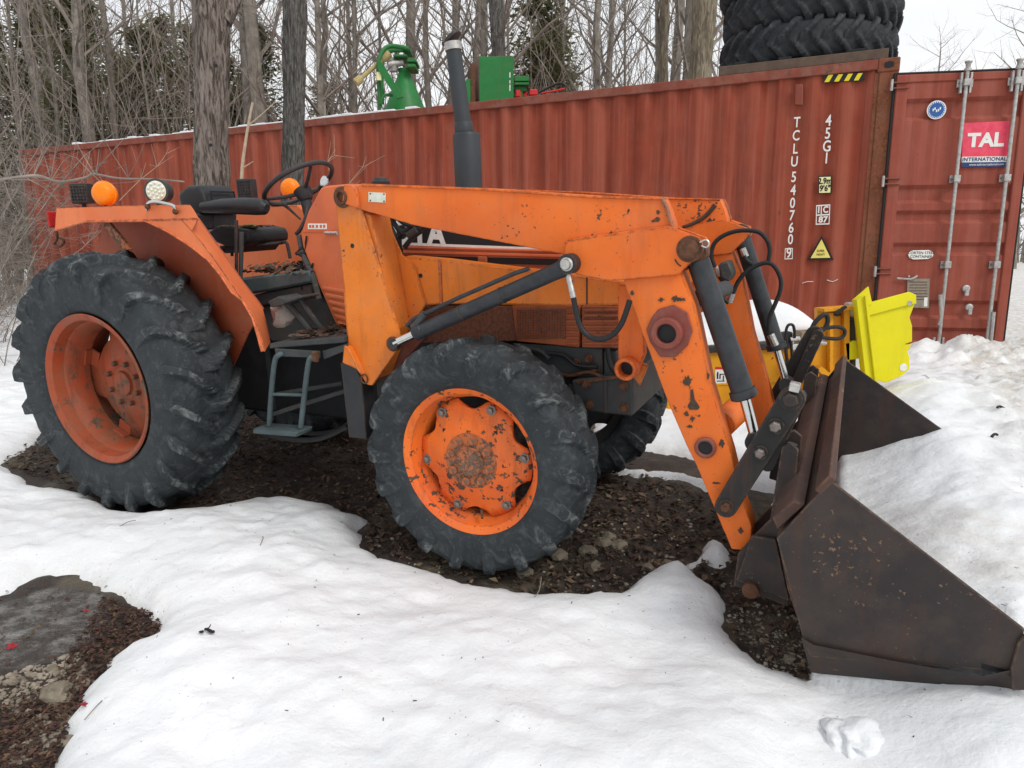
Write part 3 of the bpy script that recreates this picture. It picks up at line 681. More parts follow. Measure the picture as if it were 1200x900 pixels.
# step ladder
YS = -.68
st = part('step_ladder', MB().tube([T3(334, 414, YS+.03), T3(327, 416, YS), T3(322, 424, YS), T3(318, 460, YS), T3(315.5, 499, YS)], .013, 12), m_trans)
MB().tube([T3(374, 417, YS+.03), T3(366, 418, YS), T3(361.5, 426, YS), T3(357, 460, YS), T3(352.5, 501, YS)], .013, 12).build('ladder_rail', m_trans, st)
MB().prism(TL([(305, 499), (357, 503), (356, 509), (304, 505)], YS), YS-.05, YS+.06).build('ladder_step', m_trans, st, .006)
MB().cyl(T3(318, 462, YS), T3(357, 463, YS), .008, None, 8).build('ladder_rung', m_trans, st)
part('draw_rod', MB().cyl(T3(318, 486, -.45), T3(408, 457, -.45), .012, None, 8), m_chassis)
part('draw_rod', MB().cyl(T3(325, 462, -.40), T3(402, 449, -.40), .012, None, 8), m_chassis)
part('low_hose', MB().tube([T3(306, 508, -.5), T3(340, 515, -.5), T3(375, 514, -.5), T3(408, 500, -.5)], .014, 8), m_hose)
part('low_hose', MB().tube([T3(330, 498, -.3), T3(360, 508, -.3), T3(395, 504, -.3), T3(415, 490, -.3)], .012, 8), m_hose)
part('side_skid_plate', MB().prism(TL([(400, 424), (417, 426), (425, 445), (431, 514), (410, 512), (403, 450)], -.60), -.61, -.52), m_black, .004)
# ------------------------------------------------------------------ loader
def pr(pts, yref, y0, y1): return MB().prism(TL(pts, yref), y0, y1)
YA = -.63                                              # outer face of the near arm
def weld(pts, y, r=.006): return MB().tube([T3(a, b, y) for a, b in pts], r, 6, 0)
# tower: outer plate, inner plate, closing strip, and the side beam
both('tower_plate', pr([(391, 220), (408, 219), (414, 222), (424, 248), (467, 387), (469.5, 405), (436, 452), (430, 451), (420, 436), (409, 420), (404, 345)], YA, YA, YA+.014), m_tower, TR, .003)
both('tower_inner_plate', pr([(437, 251), (451, 252), (472, 299), (486, 310), (500, 356), (481, 387), (466, 396), (450, 330)], -.46, -.47, -.455), m_tower, TR, .003)
both('tower_web', pr([(412, 240), (436, 252), (446, 300), (462, 386), (440, 445), (410, 418), (404, 345)], -.60, YA+.02, -.47).xf(Matrix.Identity(4)), m_tower, TR, .003)
both('side_beam', pr([(474, 300), (520, 304), (600, 314), (687, 324), (760, 333), (760, 357), (687, 357.5), (519, 356), (498, 358), (470, 340)], -.44, -.455, -.36), m_tower, TR, .006)
both('beam_joint', pr([(514, 304), (517, 304), (519, 356), (516, 356)], -.455, -.461, -.455), m_rimrust, TR)
both('beam_joint', pr([(687.2, 325), (688.6, 325), (688.6, 357), (687.2, 357)], -.455, -.458, -.455), m_decal, TR)
part('plate_hole', MB().lathe([(0, .010), (.002, .010)], T3(413, 288, YA), (0, -1, 0), 14), m_decal)
part('plate_hole', MB().lathe([(0, .010), (.002, .010)], T3(493, 323, -.456), (0, -1, 0), 14), m_decal)
part('plate_hole', MB().lathe([(0, .012), (.002, .012)], T3(441, 258, -.471), (0, -1, 0), 14), m_decal)
part('tower_pin', MB().lathe([(-.02, .034), (.006, .034), (.012, .026), (.016, .026), (.018, .010)], T3(461, 403, YA), (0, -1, 0), 18), m_rustb)
part('tower_ring', MB().tube([T3(427, 444, YA-.006)+Vector((.018*math.cos(a), 0, .022*math.sin(a))) for a in np.linspace(0, 6.28, 10, endpoint=False)], .004, 6, 0, True), m_rustb)
both('tower_foot', pr([(404, 404), (410, 407), (420, 428), (425, 440), (418, 432), (402, 425)], YA-.02, YA-.03, YA+.04), m_tower, TR, .006)
both('cross_bracket', pr([(466, 400), (482, 388), (500, 395), (460, 440), (436, 452)], -.45, -.46, -.44), m_boss, TR, .004)

# shoulder pivot
sh = T3(402, 231, YA)
part('shoulder_pin', MB().lathe([(-.05, .046), (.008, .046), (.010, .040), (.010, .033), (.018, .031), (.020, .022), (.006, .020), (.006, .001)], sh, (0, -1, 0), 26, True, False), m_rustb)
part('shoulder_ear', pr([(404, 217), (414, 217), (420, 226), (421, 246), (415, 242), (407, 240), (402, 236)], YA-.004, YA-.012, YA+.004), m_orange, .003)

# boom: upper arm, knee plate, lower arm
up = [(419, 218), (424, 216), (500, 219), (564, 221.5), (600, 224), (700, 231), (776, 233), (783, 250), (788, 266), (780, 300), (700, 305), (660, 298), (487, 264.5), (420, 245)]
boom = both('loader_boom', pr(up, YA, YA, YA+.10), m_orange, TR, .006, seg=2)
both('boom_flange', MB().prism(TL([(424, 215), (564, 220.2), (700, 229.5), (776, 231.5), (776, 234), (700, 232.4), (564, 223), (424, 218)], YA), YA-.006, YA+.106), m_orange, TR, .002)
both('weld_seam', weld([(776, 233), (781, 243), (785, 256), (788, 266)], YA-.001, .008), m_rimrust, TR)
low = [(727, 320), (797, 318), (813, 358), (825, 415), (832, 450), (857, 533), (868, 580), (881, 617), (880, 634), (872, 645), (857, 644), (836, 594), (815, 544), (804, 522), (783, 473), (752.5, 391)]
both('loader_lower_arm', pr(low, YA, YA+.001, YA+.10), m_orange, TR, .007, seg=2)
knee = [(665.5, 282), (783, 266), (821, 280), (824, 290), (814, 303), (797, 320), (793, 322), (725, 328.5), (713, 329), (676, 322), (662, 313), (662, 288)]
both('knee_plate', pr(knee, YA-.012, YA-.014, YA), m_orange, TR, .003)
both('knee_plate', pr(knee, YA-.012, YA+.101, YA+.113), m_orange, TR, .003)
both('weld_seam', weld([(665.5, 282), (783, 266), (821, 280)], YA-.008, .005), m_orange, TR)
part('serial_plate', pr([(432, 225), (452, 226), (452, 237.5), (432, 236.5)], YA-.001, YA-.004, YA), m_plate, .001)
rv = MB()
for q in ((434, 227), (450, 227.5), (434, 235), (450, 236)): rv.ball(T3(*q, YA-.004), .004, 6, 4)
rv.build('rivet', m_rustb, TR)
# patches on the paint of the lower arm: bare primer plate, grease stains with their own outline
boss = part('pivot_boss', pr([(764, 372), (772, 362), (790, 357), (806, 366), (812, 388), (806, 405), (792, 418), (774, 418), (762, 400), (758, 386)], YA-.001, YA-.010, YA), m_boss, .003)
def ring(name, px, py, ro, ri, depth, mat, yoff=0, par=None):
    c = T3(px, py, YA+yoff)
    o = MB().lathe([(-.01, ro), (depth, ro), (depth+.004, ro-.005), (depth+.004, ri+.004), (depth, ri), (-.03, ri), (-.03, .001)], c, (0, -1, 0), 36, False, False).build(name, mat, par or TR)
    MB().lathe([(.0075, ri-.0005), (.008, .001)], c+Vector((0, 0, 0)), (0, -1, 0), 36, True, False).build('bore', m_decal, o); return o
ring('pivot_tube', 782.5, 390, .058, .036, .026, m_boss, -.008)
ring('pivot_tube', 827, 524, .040, .026, .012, m_boss)
ring('pivot_tube', 737, 430, .045, .030, .05, m_orange, .12)
both('pivot_bracket', pr([(725, 333), (753, 333), (756, 415), (749, 432), (738, 438), (728, 432), (725, 420)], -.50, -.51, -.47), m_orange, TR, .004)
both('bracket_brace', pr([(740, 420), (760, 428), (750, 452), (742, 440)], -.46, -.47, -.45), m_tower, TR, .003)
rndp = random.Random(4)
def blot(cx, cy, rx, ry, n=17, j=.5, y=None, mat=None, name='paint_scar'):
    y = YA-.0 if y is None else y
    pts = [(cx+rx*(1+rndp.uniform(-j, j))*math.cos(2*math.pi*i/n), cy+ry*(1+rndp.uniform(-j, j))*math.sin(2*math.pi*i/n)) for i in range(n)]
    return MB().prism(TL(pts, y), y-.0015, y+.002).build(name, mat or m_rustb, TR)
m_scar = simple('bare_scar', (.075, .05, .035), .7, .2, .3, 60, .4)
blot(806, 447, 4.5, 6.5, y=YA, mat=m_scar)
MB().prism(TL([(809, 457), (812, 456), (814, 468), (820, 477), (818, 480), (808, 480), (806, 476), (809, 470)], YA), YA-.0015, YA+.002).build('paint_scar', m_scar, TR)
for q in ((804, 485, 2.5, 3), (811.5, 490.5, 2.6, 2.8), (775, 351, 3, 2.5), (792, 350, 4, 3), (800, 351, 3, 2), (741, 343.5, 2, 2.6), (830, 440, 1.4, 4), (846, 520, 2.5, 4), (868, 622, 3, 3), (771, 249, 2.4, 2.2), (770, 257.5, 3, 2.6), (766, 259, 2, 1.5), (808, 500, 3, 1.6), (838, 566, 5, 1.1)):
    blot(*q, y=YA, mat=m_scar)
blot(834, 262, 5, 6, y=.53, mat=m_scar); MB().tube([T3(838, 240, .52), T3(828, 252, .52), T3(812, 262, .515), T3(800, 266, .515)], [.012, .03, .02, .008], 8, 3).build('grease_smear', m_scar, TR)
MB().tube([T3(791, 304, YA-.014), T3(794, 309, YA-.0155), T3(798, 312, YA-.014)], .003, 6, 2).build('paint_scar', m_scar, TR)
# knee pin
kp = T3(808, 292, YA-.014)
part('knee_pin', MB().lathe([(-.02, .046), (.003, .046), (.005, .034), (.016, .034), (.020, .024)], kp, (0, -1, 0), 24), m_rustb)
part('pin_clip', MB().tube([T3(820, 284, YA-.02), T3(827, 281, YA-.02), T3(831, 285, YA-.02), T3(828, 290, YA-.02), T3(822, 288, YA-.02)], .003, 6), m_zinc)
# cross tube between the arms
part('cross_tube', MB().cyl(T3(846, 497, -.52), T3(846, 497, -.52)+Vector((.04, .13, .03)), .052, None, 24), m_orange)
part('cross_pipe', MB().cyl(T3(812, 352, -.52), T3(812, 352, -.52)+Vector((.02, .6, -.02)), .035, None, 20), m_muff)

def lug(c, r=.04, y0=0., y1=.04): return MB().lathe([(0, r), (y1-y0, r)], Vector(c)+Vector((0, y0, 0)), (0, 1, 0), 20)
# lift cylinders
for s in (-1, 1):
    yl = -.585
    a = T3(463, 402, yl); g = T3(484, 391, yl); b = T3(663, 313, yl); e = T3(667.5, 309, yl); f = lambda v: Vector((v.x, v.y if s < 0 else -v.y, v.z))
    d = (b-g).normalized()
    if s < 0: yl2 = -.665; a, g, b, e = T3(463, 402, yl2), T3(486, 391, yl2), T3(660, 314.5, yl2), T3(667.5, 309, yl2)
    cyl = MB().lathe([(0, .026), (.006, .034), (.05, .034), (.052, .0315), ((b-g).length-.03, .0315), ((b-g).length, .034), ((b-g).length+.02, .03)], f(g), f(b)-f(g), 24)
    lc = part('lift_cylinder', cyl, m_cyl)
    MB().cyl(f(a), f(g)+(f(b)-f(g))*.05, .019, None, 16).build('piston_rod', m_chrome, lc)
    MB().lathe([(-.018, .024), (.018, .024)], f(a), (0, 1, 0), 18).build('rod_eye', m_black, lc)
    MB().lathe([(-.03, .038), (.03, .038)], f(e), (0, 1, 0), 18).build('cylinder_eye', m_black, lc)
    o_ = Vector((-.03, -.01, .052)); MB().tube([f(g)+o_*.5+d*0, f(g)+o_+d*.04, f(g)+o_+d*.56, f(g)+o_*.8+d*.62], .009, 8, 2).build('oil_pipe', m_cyl, lc)
    MB().cyl(f(g)+o_*.4+d*.01, f(g)+o_+d*.10, .016, None, 8).build('pipe_fitting', m_chassis, lc)
    for k in (.35, .62): MB().lathe([(-.004, .0335), (.004, .0335)], f(g)+(f(b)-f(g))*k, f(b)-f(g), 24).build('hose_clamp', m_black, lc)
    MB().lathe([(.02, .026), (.034, .026), (.038, .020), (.046, .018)], f(e), (0, -1 if s < 0 else 1, 0), 16).build('clevis_bolt', m_zinc, lc)
    if s < 0:
        MB().cyl(T3(666, 322, yl2), T3(672, 349, yl2-.01), .0115, None, 10).build('hose_fitting', m_zinc, lc)
        MB().tube([T3(*q, yl2-.015) for q in ((672, 349), (675, 364), (680, 382), (690, 394), (704, 397.5), (718, 392), (728, 380), (735, 362), (738, 352))], .0108, 10, 5).build('hydraulic_hose', m_hose, lc)

# bucket cylinders, mirrored
for s in (-1, 1):
    yb = -.50 if s < 0 else .52
    if s < 0: a, b, c2 = T3(818, 305, -.57), T3(873, 467, -.57), T3(886, 516, -.57)
    else:
        a, b, c2 = T3(870, 280, .56), T3(911, 410, .56), T3(922, 450, .56)
    L_ = (b-a).length
    bc = part('bucket_cylinder', MB().lathe([(0, .034), (.004, .041), (L_-.035, .041), (L_-.034, .049), (L_-.006, .049), (L_, .040)], a, b-a, 28), m_cyl)
    MB().cyl(b-(c2-a)*.03, c2, .020, None, 20).build('piston_rod', m_chrome, bc)
    MB().lathe([(-.035, .046), (.035, .046)], a-(b-a).normalized()*.03, (0, 1, 0), 20).build('cylinder_eye', m_rustb, bc)
    MB().lathe([(-.035, .036), (.035, .036)], c2, (0, 1, 0), 20).build('rod_eye', m_black, bc)
part('far_hose_fitting', MB().cyl(T3(870, 291, .50), T3(874, 301, .50), .016, None, 10), m_zinc)
part('far_hose_fitting', MB().cyl(T3(838, 312, .48), T3(843, 324, .48), .014, None, 10), m_zinc)
part('far_hose_fitting', MB().cyl(T3(859, 343, .47), T3(855, 354, .47), .017, None, 10), m_zinc)
part('far_hose_fitting', MB().cyl(T3(903, 392, .46), T3(909, 405, .46), .018, None, 10), m_zinc)
def hose(pts, y, r=.0108): return part('hydraulic_hose', MB().tube([T3(a, b, y) for a, b in pts], r, 10, 5), m_hose)
hose([(872, 300), (876, 306), (882, 310)], .49)
hose([(838, 313), (834, 303), (834, 294), (838, 284), (848, 276), (862, 271), (876, 270), (889, 272), (898, 280), (902, 291), (901, 303), (898, 309)], .47)
hose([(859, 344), (864, 332), (873, 320), (887, 311), (900, 308), (909, 314), (915, 328), (914, 342), (908, 357), (902, 372), (901, 388)], .46)
hose([(843, 324), (848, 332), (846, 340), (840, 346)], .47)
hose([(854, 355), (848, 350), (841, 342), (838, 334)], .46)
part('valve_lump', MB().prism(TL([(844, 308), (856, 304), (862, 320), (856, 330), (846, 324)], .42), .36, .46), m_chassis, .01)
# hoses gathered behind the tower
for pts in ([(446, 248), (455, 262), (462, 275), (466, 292), (470, 302)], [(452, 250), (464, 254), (474, 262), (488, 266)], [(470, 298), (468, 280), (476, 270), (492, 263), (505, 262)], [(458, 256), (470, 272), (482, 274), (496, 264)], [(449, 262), (456, 280), (462, 306)], [(474, 290), (484, 278), (500, 267), (512, 264)]):
    part('hydraulic_hose', MB().tube([T3(a, b, -.40+.02*random.random()) for a, b in pts], .012, 8, 4), m_hose)
part('hose_fitting', MB().cyl(T3(478, 276, -.41), T3(488, 269, -.41), .016, None, 8), m_chassis)

# links: long strap on the outside, second strap to the bucket
YK = YA-.045
def strap(p, q, w0, w1, y, t):
    a = Vector(T(*p, y)); b = Vector(T(*q, y)); d = (b-a).normalized(); n_ = Vector((-d.y, d.x)); pts = []
    for i in range(9): t_ = math.pi/2+math.pi*i/8; pts.append(a+d*w0*math.cos(t_)+n_*w0*math.sin(t_))
    for i in range(9): t_ = -math.pi/2+math.pi*i/8; pts.append(b+d*w1*math.cos(t_)+n_*w1*math.sin(t_))
    return MB().prism([tuple(v) for v in pts], y, y+t)
m_link = paint('link_black', (.022, .022, .022), (.014, .014, .015), chip=.9, chipcol=(.07, .045, .032), rough=.45, dust=.5, dustcol=(.07, .058, .05))
both('bucket_link', strap((850, 595), (928, 468), .040, .044, YK, .018), m_link, TR, .003)
both('rear_link', strap((935, 465), (899, 545), .028, .026, YK+.03, .014), m_link, TR, .003)
sq = part('grease_block', pr([(926, 447), (939, 450), (936, 460), (924, 457)], YK, YK-.02, YK+.02), m_zinc, .003)
def bolt(px, py, r, m, y, nm='link_bolt'):
    part(nm, MB().lathe([(0, r*1.45), (.005, r*1.45), (.006, r*1.45)], T3(px, py, y), (0, -1, 0), 20), m_link)
    part(nm, MB().lathe([(.006, r), (.022, r), (.026, r*.75)], T3(px, py, y), (0, -1, 0), 6), m)
bolt(891, 530, .018, m_bolt, YK); bolt(909, 499, .020, m_bolt, YK); bolt(927, 468, .026, m_link, YK)
bolt(851, 593, .018, m_rustb, YK)
# bucket: curved back, floor, side plates, lip and cutting edge
YB = -.955
b2 = TL([(973, 563), (910, 631), (940, 745), (949, 770), (1187, 788), (1201, 738)], YB)
A_, B_, Cc, D_, E_, F_ = b2
bucket = empty('bucket', parent=TR)
both('bucket_side_plate', MB().prism(b2, YB, YB+.012), m_bucket, bucket, .002)
sk = TL([(941, 744), (1176, 788), (1181, 776), (1203, 738), (1210, 812), (1185, 808), (950, 786)], YB-.012)
ws = [T3(*p, YB) for p in ((939, 744), (954, 753), (1050, 772), (1150, 789), (1183, 782))]; wb = [T3(*p, YB+.05) for p in ((950, 788), (965, 790), (1050, 798), (1150, 806), (1190, 810))]
wsv = [v+Vector((0, -.014, 0)) for v in ws]+wb; nw = len(ws)
both('side_wear_strip', MB().add(wsv, [(nw+i, nw+i+1, i+1, i) for i in range(nw-1)]), m_bucket, bucket)
both('side_cutter', MB().prism(TL([(1184, 783), (1193, 752), (1203, 741), (1210, 808), (1186, 809)], YB-.01), YB-.014, YB), m_bucket, bucket, .003)
rndw = random.Random(6)
bk = MB(); bp = []
ctrl = [Vector(A_), Vector(A_)*.55+Vector(B_)*.45+Vector((.015, .0)), Vector(B_), Vector(B_)*.45+Vector(Cc)*.55+Vector((-.01, 0)), Vector(Cc), Vector(D_), Vector(E_)]
n = len(ctrl); th_ = .010
inn = []
for i, p in enumerate(ctrl):
    t = (ctrl[min(i+1, n-1)]-ctrl[max(i-1, 0)]).normalized(); nn = Vector((-t.y, t.x))
    inn.append(p+nn*th_)
bk.prism([tuple(p) for p in ctrl]+[tuple(p) for p in inn[::-1]], YB+.012, -YB-.012)
bk.build('bucket_shell', m_bucket_rust, bucket, .002)
# lip along the top edge
up_ = (Vector(A_)-Vector(B_)).normalized(); nn = Vector((up_.y, -up_.x))
MB().prism([tuple(Vector(A_)+up_*.012+nn*.012), tuple(Vector(A_)+up_*.012-nn*.012), tuple(Vector(A_)-up_*.055-nn*.014), tuple(Vector(A_)-up_*.055+nn*.010)], YB-.001, -YB+.001).build('bucket_lip', m_bucket_rust, bucket, .003)
MB().prism([tuple(Vector(E_)+Vector((.10, -.02))), tuple(Vector(E_)+Vector((-.08, -.012))), tuple(Vector(E_)+Vector((-.08, .012))), tuple(Vector(E_)+Vector((.10, .0)))], YB, -YB).build('cutting_edge', m_bin, bucket, .003)
# stiffening box and ribs on the back
mid = Vector(A_)*.5+Vector(B_)*.5
MB().prism([tuple(Vector(B_)+Vector((.0, .02))), tuple(Vector(B_)+Vector((-.02, .06))), tuple(mid+Vector((-.03, .02))), tuple(mid+Vector((.005, .01)))], YB+.02, -YB-.02).build('back_stiffener', m_bucket_rust, bucket, .004)
for s in (-1, 1):
    for yy in (.50, .66):
        MB().prism(TL([(918, 517), (928, 512), (938, 520), (925, 640), (926, 700), (863, 676), (868, 640), (883, 622), (905, 600)], -.6), -yy-.012 if s < 0 else yy-.002, -yy+.002 if s < 0 else yy+.012).build('bucket_ear', m_bucket, bucket, .003)
MB().prism(TL([(882, 624), (910, 628), (926, 700), (864, 676)], -.66), -.69, -.674).build('bucket_ear', m_bucket, bucket, .003)
part('arm_end_pin', MB().lathe([(0, .03), (.02, .03), (.024, .02)], T3(880, 690, -.69), (0, -1, 0), 14), m_rustb)
MB().prism(TL([(895, 528), (905, 524), (906, 540), (900, 550), (894, 546)], -.53), -.54, -.50).build('red_spacer', m_redp if False else m_boss, bucket, .003)
cl_ = MB().tube([T3(929, 520, -.60), T3(918, 560, -.60), T3(912, 600, -.60)], [.018, .026, .020], 8, 3); cl_.build('hook_bar', m_bucket, bucket)
# ------------------------------------------------------------------ container
MW = Matrix(((-CU.x, -CN.x, 0, KE.x), (-CU.y, -CN.y, 0, KE.y), (0, 0, 1, K.z), (0, 0, 0, 1)))   # x along the side to the right, y inwards, z up
cont = empty('shipping_container', 'long rusty red shipping container with its end door swung open', 'container', mat=MW)
CH = 2.9; CW = 2.44
def cpart(name, mb, mat, bevel=0, parent=None, **k): return mb.build(name, mat, parent or cont, bevel, **k)
def cc(px, py, off=0.): a = CP(px, py, off); return (CL-a[0], a[1])
# corrugated side: trapezoid section, flat crest .07 proud
pts = []; npitch = 46; x0, x1 = .18, CL-.20; pit = (x1-x0)/npitch
for i in range(npitch):
    b = x0+i*pit
    for f, d in ((0, .002), (.27, .002), (.50, .046), (.77, .046)): pts.append((b+f*pit, d))
pts.append((x1, .004))
mb = MB(); nz_ = 24
rr_ = np.random.default_rng(3)
V_ = []; F_ = []
for j in range(nz_+1):
    z = .16+(CH-.24)*j/nz_
    for i, (x, d) in enumerate(pts):
        dent = .012*mnoise.noise(Vector((x*.9, 0, z*1.1)))+.007*mnoise.noise(Vector((x*3.3, 4, z*2.3)))
        V_.append((x, d+dent*math.sin(math.pi*j/nz_), z))
n = len(pts)
for j in range(nz_):
    for i in range(n-1): F_.append((j*n+i, j*n+i+1, (j+1)*n+i+1, (j+1)*n+i))
mb.add(V_, F_); sp = cpart('side_panel', mb, m_cont)
cpart('top_rail', MB().box((.16, -.018, CH-.092), (CL-.18, .06, CH)), m_rail, .006)
cpart('bottom_rail', MB().box((.16, -.01, .02), (CL-.18, .06, .17)), m_rail, .006)
cpart('corner_post', MB().box((CL-.165, -.012, .118), (CL, .15, CH-.118)), m_crust, .008)
cpart('corner_post', MB().box((CL-.20, -.004, .118), (CL-.165, .05, CH-.118)), m_crust, .004)
cpart('corner_post', MB().box((0, -.012, .118), (.16, .15, CH-.118)), m_rail, .008)
for a in (0, CL-.178):
    for z in (0, CH-.118):
        for y in (-.018, CW-.16):
            o = cpart('corner_casting', MB().box((a-.004, y, z-.004), (a+.182, y+.178, z+.122)), m_rail if a == 0 else m_crust, .01)
            if y < 0: MB().prism([(a+.05, z+.04), (a+.09, z+.028), (a+.13, z+.04), (a+.13, z+.08), (a+.09, z+.092), (a+.05, z+.08)], y-.002, y+.01).build('casting_hole', m_decal, o)
cpart('far_side_wall', MB().box((.1, CW-.05, .16), (CL-.1, CW-.01, CH-.1)), m_cont)
cpart('far_top_rail', MB().box((.16, CW-.05, CH-.11), (CL-.18, CW, CH-.005)), m_rail, .006)
cpart('end_wall', MB().box((.02, .14, .12), (.06, CW-.14, CH-.1)), m_cont)
cpart('roof_panel', MB().box((.1, .05, CH-.05), (CL-.1, CW-.05, CH-.02)), m_cont)
m_roofsnow = simple('thin_snow', (.78, .80, .82), .8, 0, .05, 9, .3)
fl_ = cpart('floor_panel', MB().box((.1, .05, .12), (CL-.1, CW-.05, .17)), m_brown)
# roof bows seen under the edge of the top rail
cpart('vent', MB().prism([cc(932, 100), cc(941, 99.5), cc(941, 124), cc(931.5, 124)], -.04, .002), m_rail, .006)
hz = cpart('hazard_label', MB().prism([cc(965, 88), cc(1013, 85), cc(1013, 94.5), cc(965, 97)], -.006, .002), m_decal)
hs = []
for i in range(4):
    x = 967+i*11.5; yb = 96.6-.055*(x-965)
    hs.append(MB().prism([cc(x+4, yb-8.4), cc(x+9.5, yb-8.8), cc(x+4.5, yb-.2), cc(x-1, yb)], -.009, -.005).build('hazard_stripe', simple('hazard_yellow', (.72, .58, .03), .5, 0, .1) if i == 0 else hs[0].data.materials[0], hz))
# vertical lettering: glyphs stand in the x-z plane and read from outside; local x runs to the left, so turn them round
FC = Matrix.Rotation(math.pi, 4, 'Z') @ Matrix.Rotation(math.pi/2, 4, 'X')
def glyph(ch, px, py, hpx, name, off=-.010, sx=.72, bold=.006, m=m_white):
    u, z = cc(px, py, .0); Y_ = KD+CU.y*(CL-u); size = hpx/FPX*Y_*1.40
    me = text_mesh(ch, size, m, name, bold*size/.2*.45, .0012, sx)
    # face outwards (-y): x flipped because the side runs to the left
    M = Matrix.Translation((u, off, z)) @ Matrix.Rotation(math.pi/2, 4, 'X')
    # determinant is negative only if mirrored; keep a proper turn about z
    return place_text(me, name, cont, M)
for ch, (px, py) in zip('TCLU', ((934, 144), (933, 159.5), (932, 175), (931, 190))): glyph(ch, px, py, 11, 'container_number')
for ch, (px, py) in zip('540760', ((930.3, 208), (929.6, 223.5), (928.8, 238.5), (928, 253), (927.2, 267.5), (926.4, 281))): glyph(ch, px, py, 11.4, 'container_number')
g9 = glyph('9', 924.5, 297, 11.5, 'container_number')
def frame_box(pts, wpx, name, mat, off=-.010):
    a = [Vector(cc(*p)) for p in pts]; c_ = sum(a, Vector((0, 0)))/len(a); b = [c_+(p-c_)*(1-wpx) for p in a]; m_ = MB(); n = len(a)
    for i in range(n): m_.prism([tuple(a[i]), tuple(a[(i+1) % n]), tuple(b[(i+1) % n]), tuple(b[i])], off-.001, off+.001)
    return cpart(name, m_, mat)
frame_box([(920, 291), (929, 290.5), (929, 303.5), (919.5, 304)], .16, 'digit_frame', m_white)
for ch, (px, py) in zip('45G1', ((971, 142), (970, 157), (969, 172), (968.5, 186))): glyph(ch, px, py, 12.0, 'size_code')
hl = cpart('height_label', MB().prism([cc(959, 206.5), cc(974.5, 206), cc(974, 227), cc(959, 227.5)], -.008, .002), m_decal)
m_ylab = simple('pale_yellow_label', (.80, .74, .38), .6, 0, .05, 30, .05)
MB().prism([cc(960, 207.7), cc(973.5, 207.2), cc(973, 225.8), cc(960, 226.2)], -.010, -.006).build('label_face', m_ylab, hl)
def line(txt, px, py, hpx, name, m, off=-.0115, sx=.8, bold=.004):
    u, z = cc(px, py, 0.); Y_ = KD+CU.y*(CL-u); me = text_mesh(txt, hpx/FPX*Y_*1.38, m, name, bold*hpx/10, .0010, sx)
    return place_text(me, name, cont, Matrix.Translation((u, off, z)) @ Matrix.Rotation(math.pi/2, 4, 'X'))
line('2.9m', 966.8, 212.5, 6.5, 'height_text', m_decal); line("9'6\"", 966.8, 221, 6.5, 'height_text', m_decal)
frame_box([(956.5, 240.5), (973, 239.5), (972, 263), (956, 263.5)], .12, 'class_frame', m_white)
cpart('class_bar', MB().prism([cc(957, 251.4), cc(972.3, 250.7), cc(972.3, 252.3), cc(957, 253)], -.0115, -.0095), m_white)
cpart('class_bar', MB().prism([cc(962.0, 241), cc(963.2, 241), cc(963, 252), cc(961.8, 252)], -.0115, -.0095), m_white)
line('I', 959.5, 246.3, 7.2, 'class_text', m_white); line('C', 967.6, 246, 7.2, 'class_text', m_white); line('87', 964.5, 257.6, 6.8, 'class_text', m_white, sx=1.0)
tri = cpart('warning_triangle', MB().prism([cc(963, 276), cc(977, 304.5), cc(946, 305)], -.008, .002), m_decal)
MB().prism([cc(962.8, 280.5), cc(973, 302), cc(950, 302.5)], -.0095, -.006).build('triangle_face', simple('warning_yellow', (.78, .66, .16), .55, 0, .06), tri)
line('SUPER', 961.8, 294, 2.6, 'triangle_text', m_rustb, bold=.0); line('HEAVY', 961.8, 298.3, 2.6, 'triangle_text', m_rustb, bold=.0)
# rails of scratches
sc2 = MB()
for p in (((940, 332), (946, 330), (953, 330)), ((969, 328), (976, 330), (982, 327))): sc2.tube([Vector((cc(*q)[0], -.0, cc(*q)[1])) for q in p], .003, 5, 2)
cpart('scratch', sc2, m_white)

# the open door: hinged on the corner post, swung round towards the camera
_t = WY(1050, 88, K.y-.08); hx = CAM + ray(1050, 88)*((K.y-.04)/ray(1050, 88).y)
H0 = Vector((K.x+.02, K.y-.03, 0)); r1 = ray(1204, 83); DA = R(9.5); DD = Vector((math.cos(DA), -math.sin(DA), 0)); DN = Vector((-DD.y, DD.x, 0))*-1
H0 = Vector(((ray(1051, 88)*((K.y-.02)/ray(1051, 88).y)).x, K.y-.02, 0))
DZ0 = K.z+.14
MD = Matrix.Translation((H0.x, H0.y, DZ0)) @ Matrix.Rotation(-DA, 4, 'Z')
door = empty('container_door'); door.parent = cont; door.matrix_parent_inverse = MW.inverted(); door.matrix_world = MD
DNn = Vector((-math.sin(DA), -math.cos(DA), 0))
def DP(px, py, off=0.):
    r = ray(px, py); t = (off-(CAM-H0).dot(DNn))/r.dot(DNn); p = CAM+t*r; return ((p-H0).dot(DD), p.z-DZ0)
print('door', DP(1051, 88), DP(1204, 83), DP(1025, 411), DP(1170, 425), DP(1115, 300))
DWd = 1.17; DH = DP(1051, 88)[1]
def dpart(name, mb, mat, bevel=0, parent=None, **k): return mb.build(name, mat, parent or door, bevel, **k)
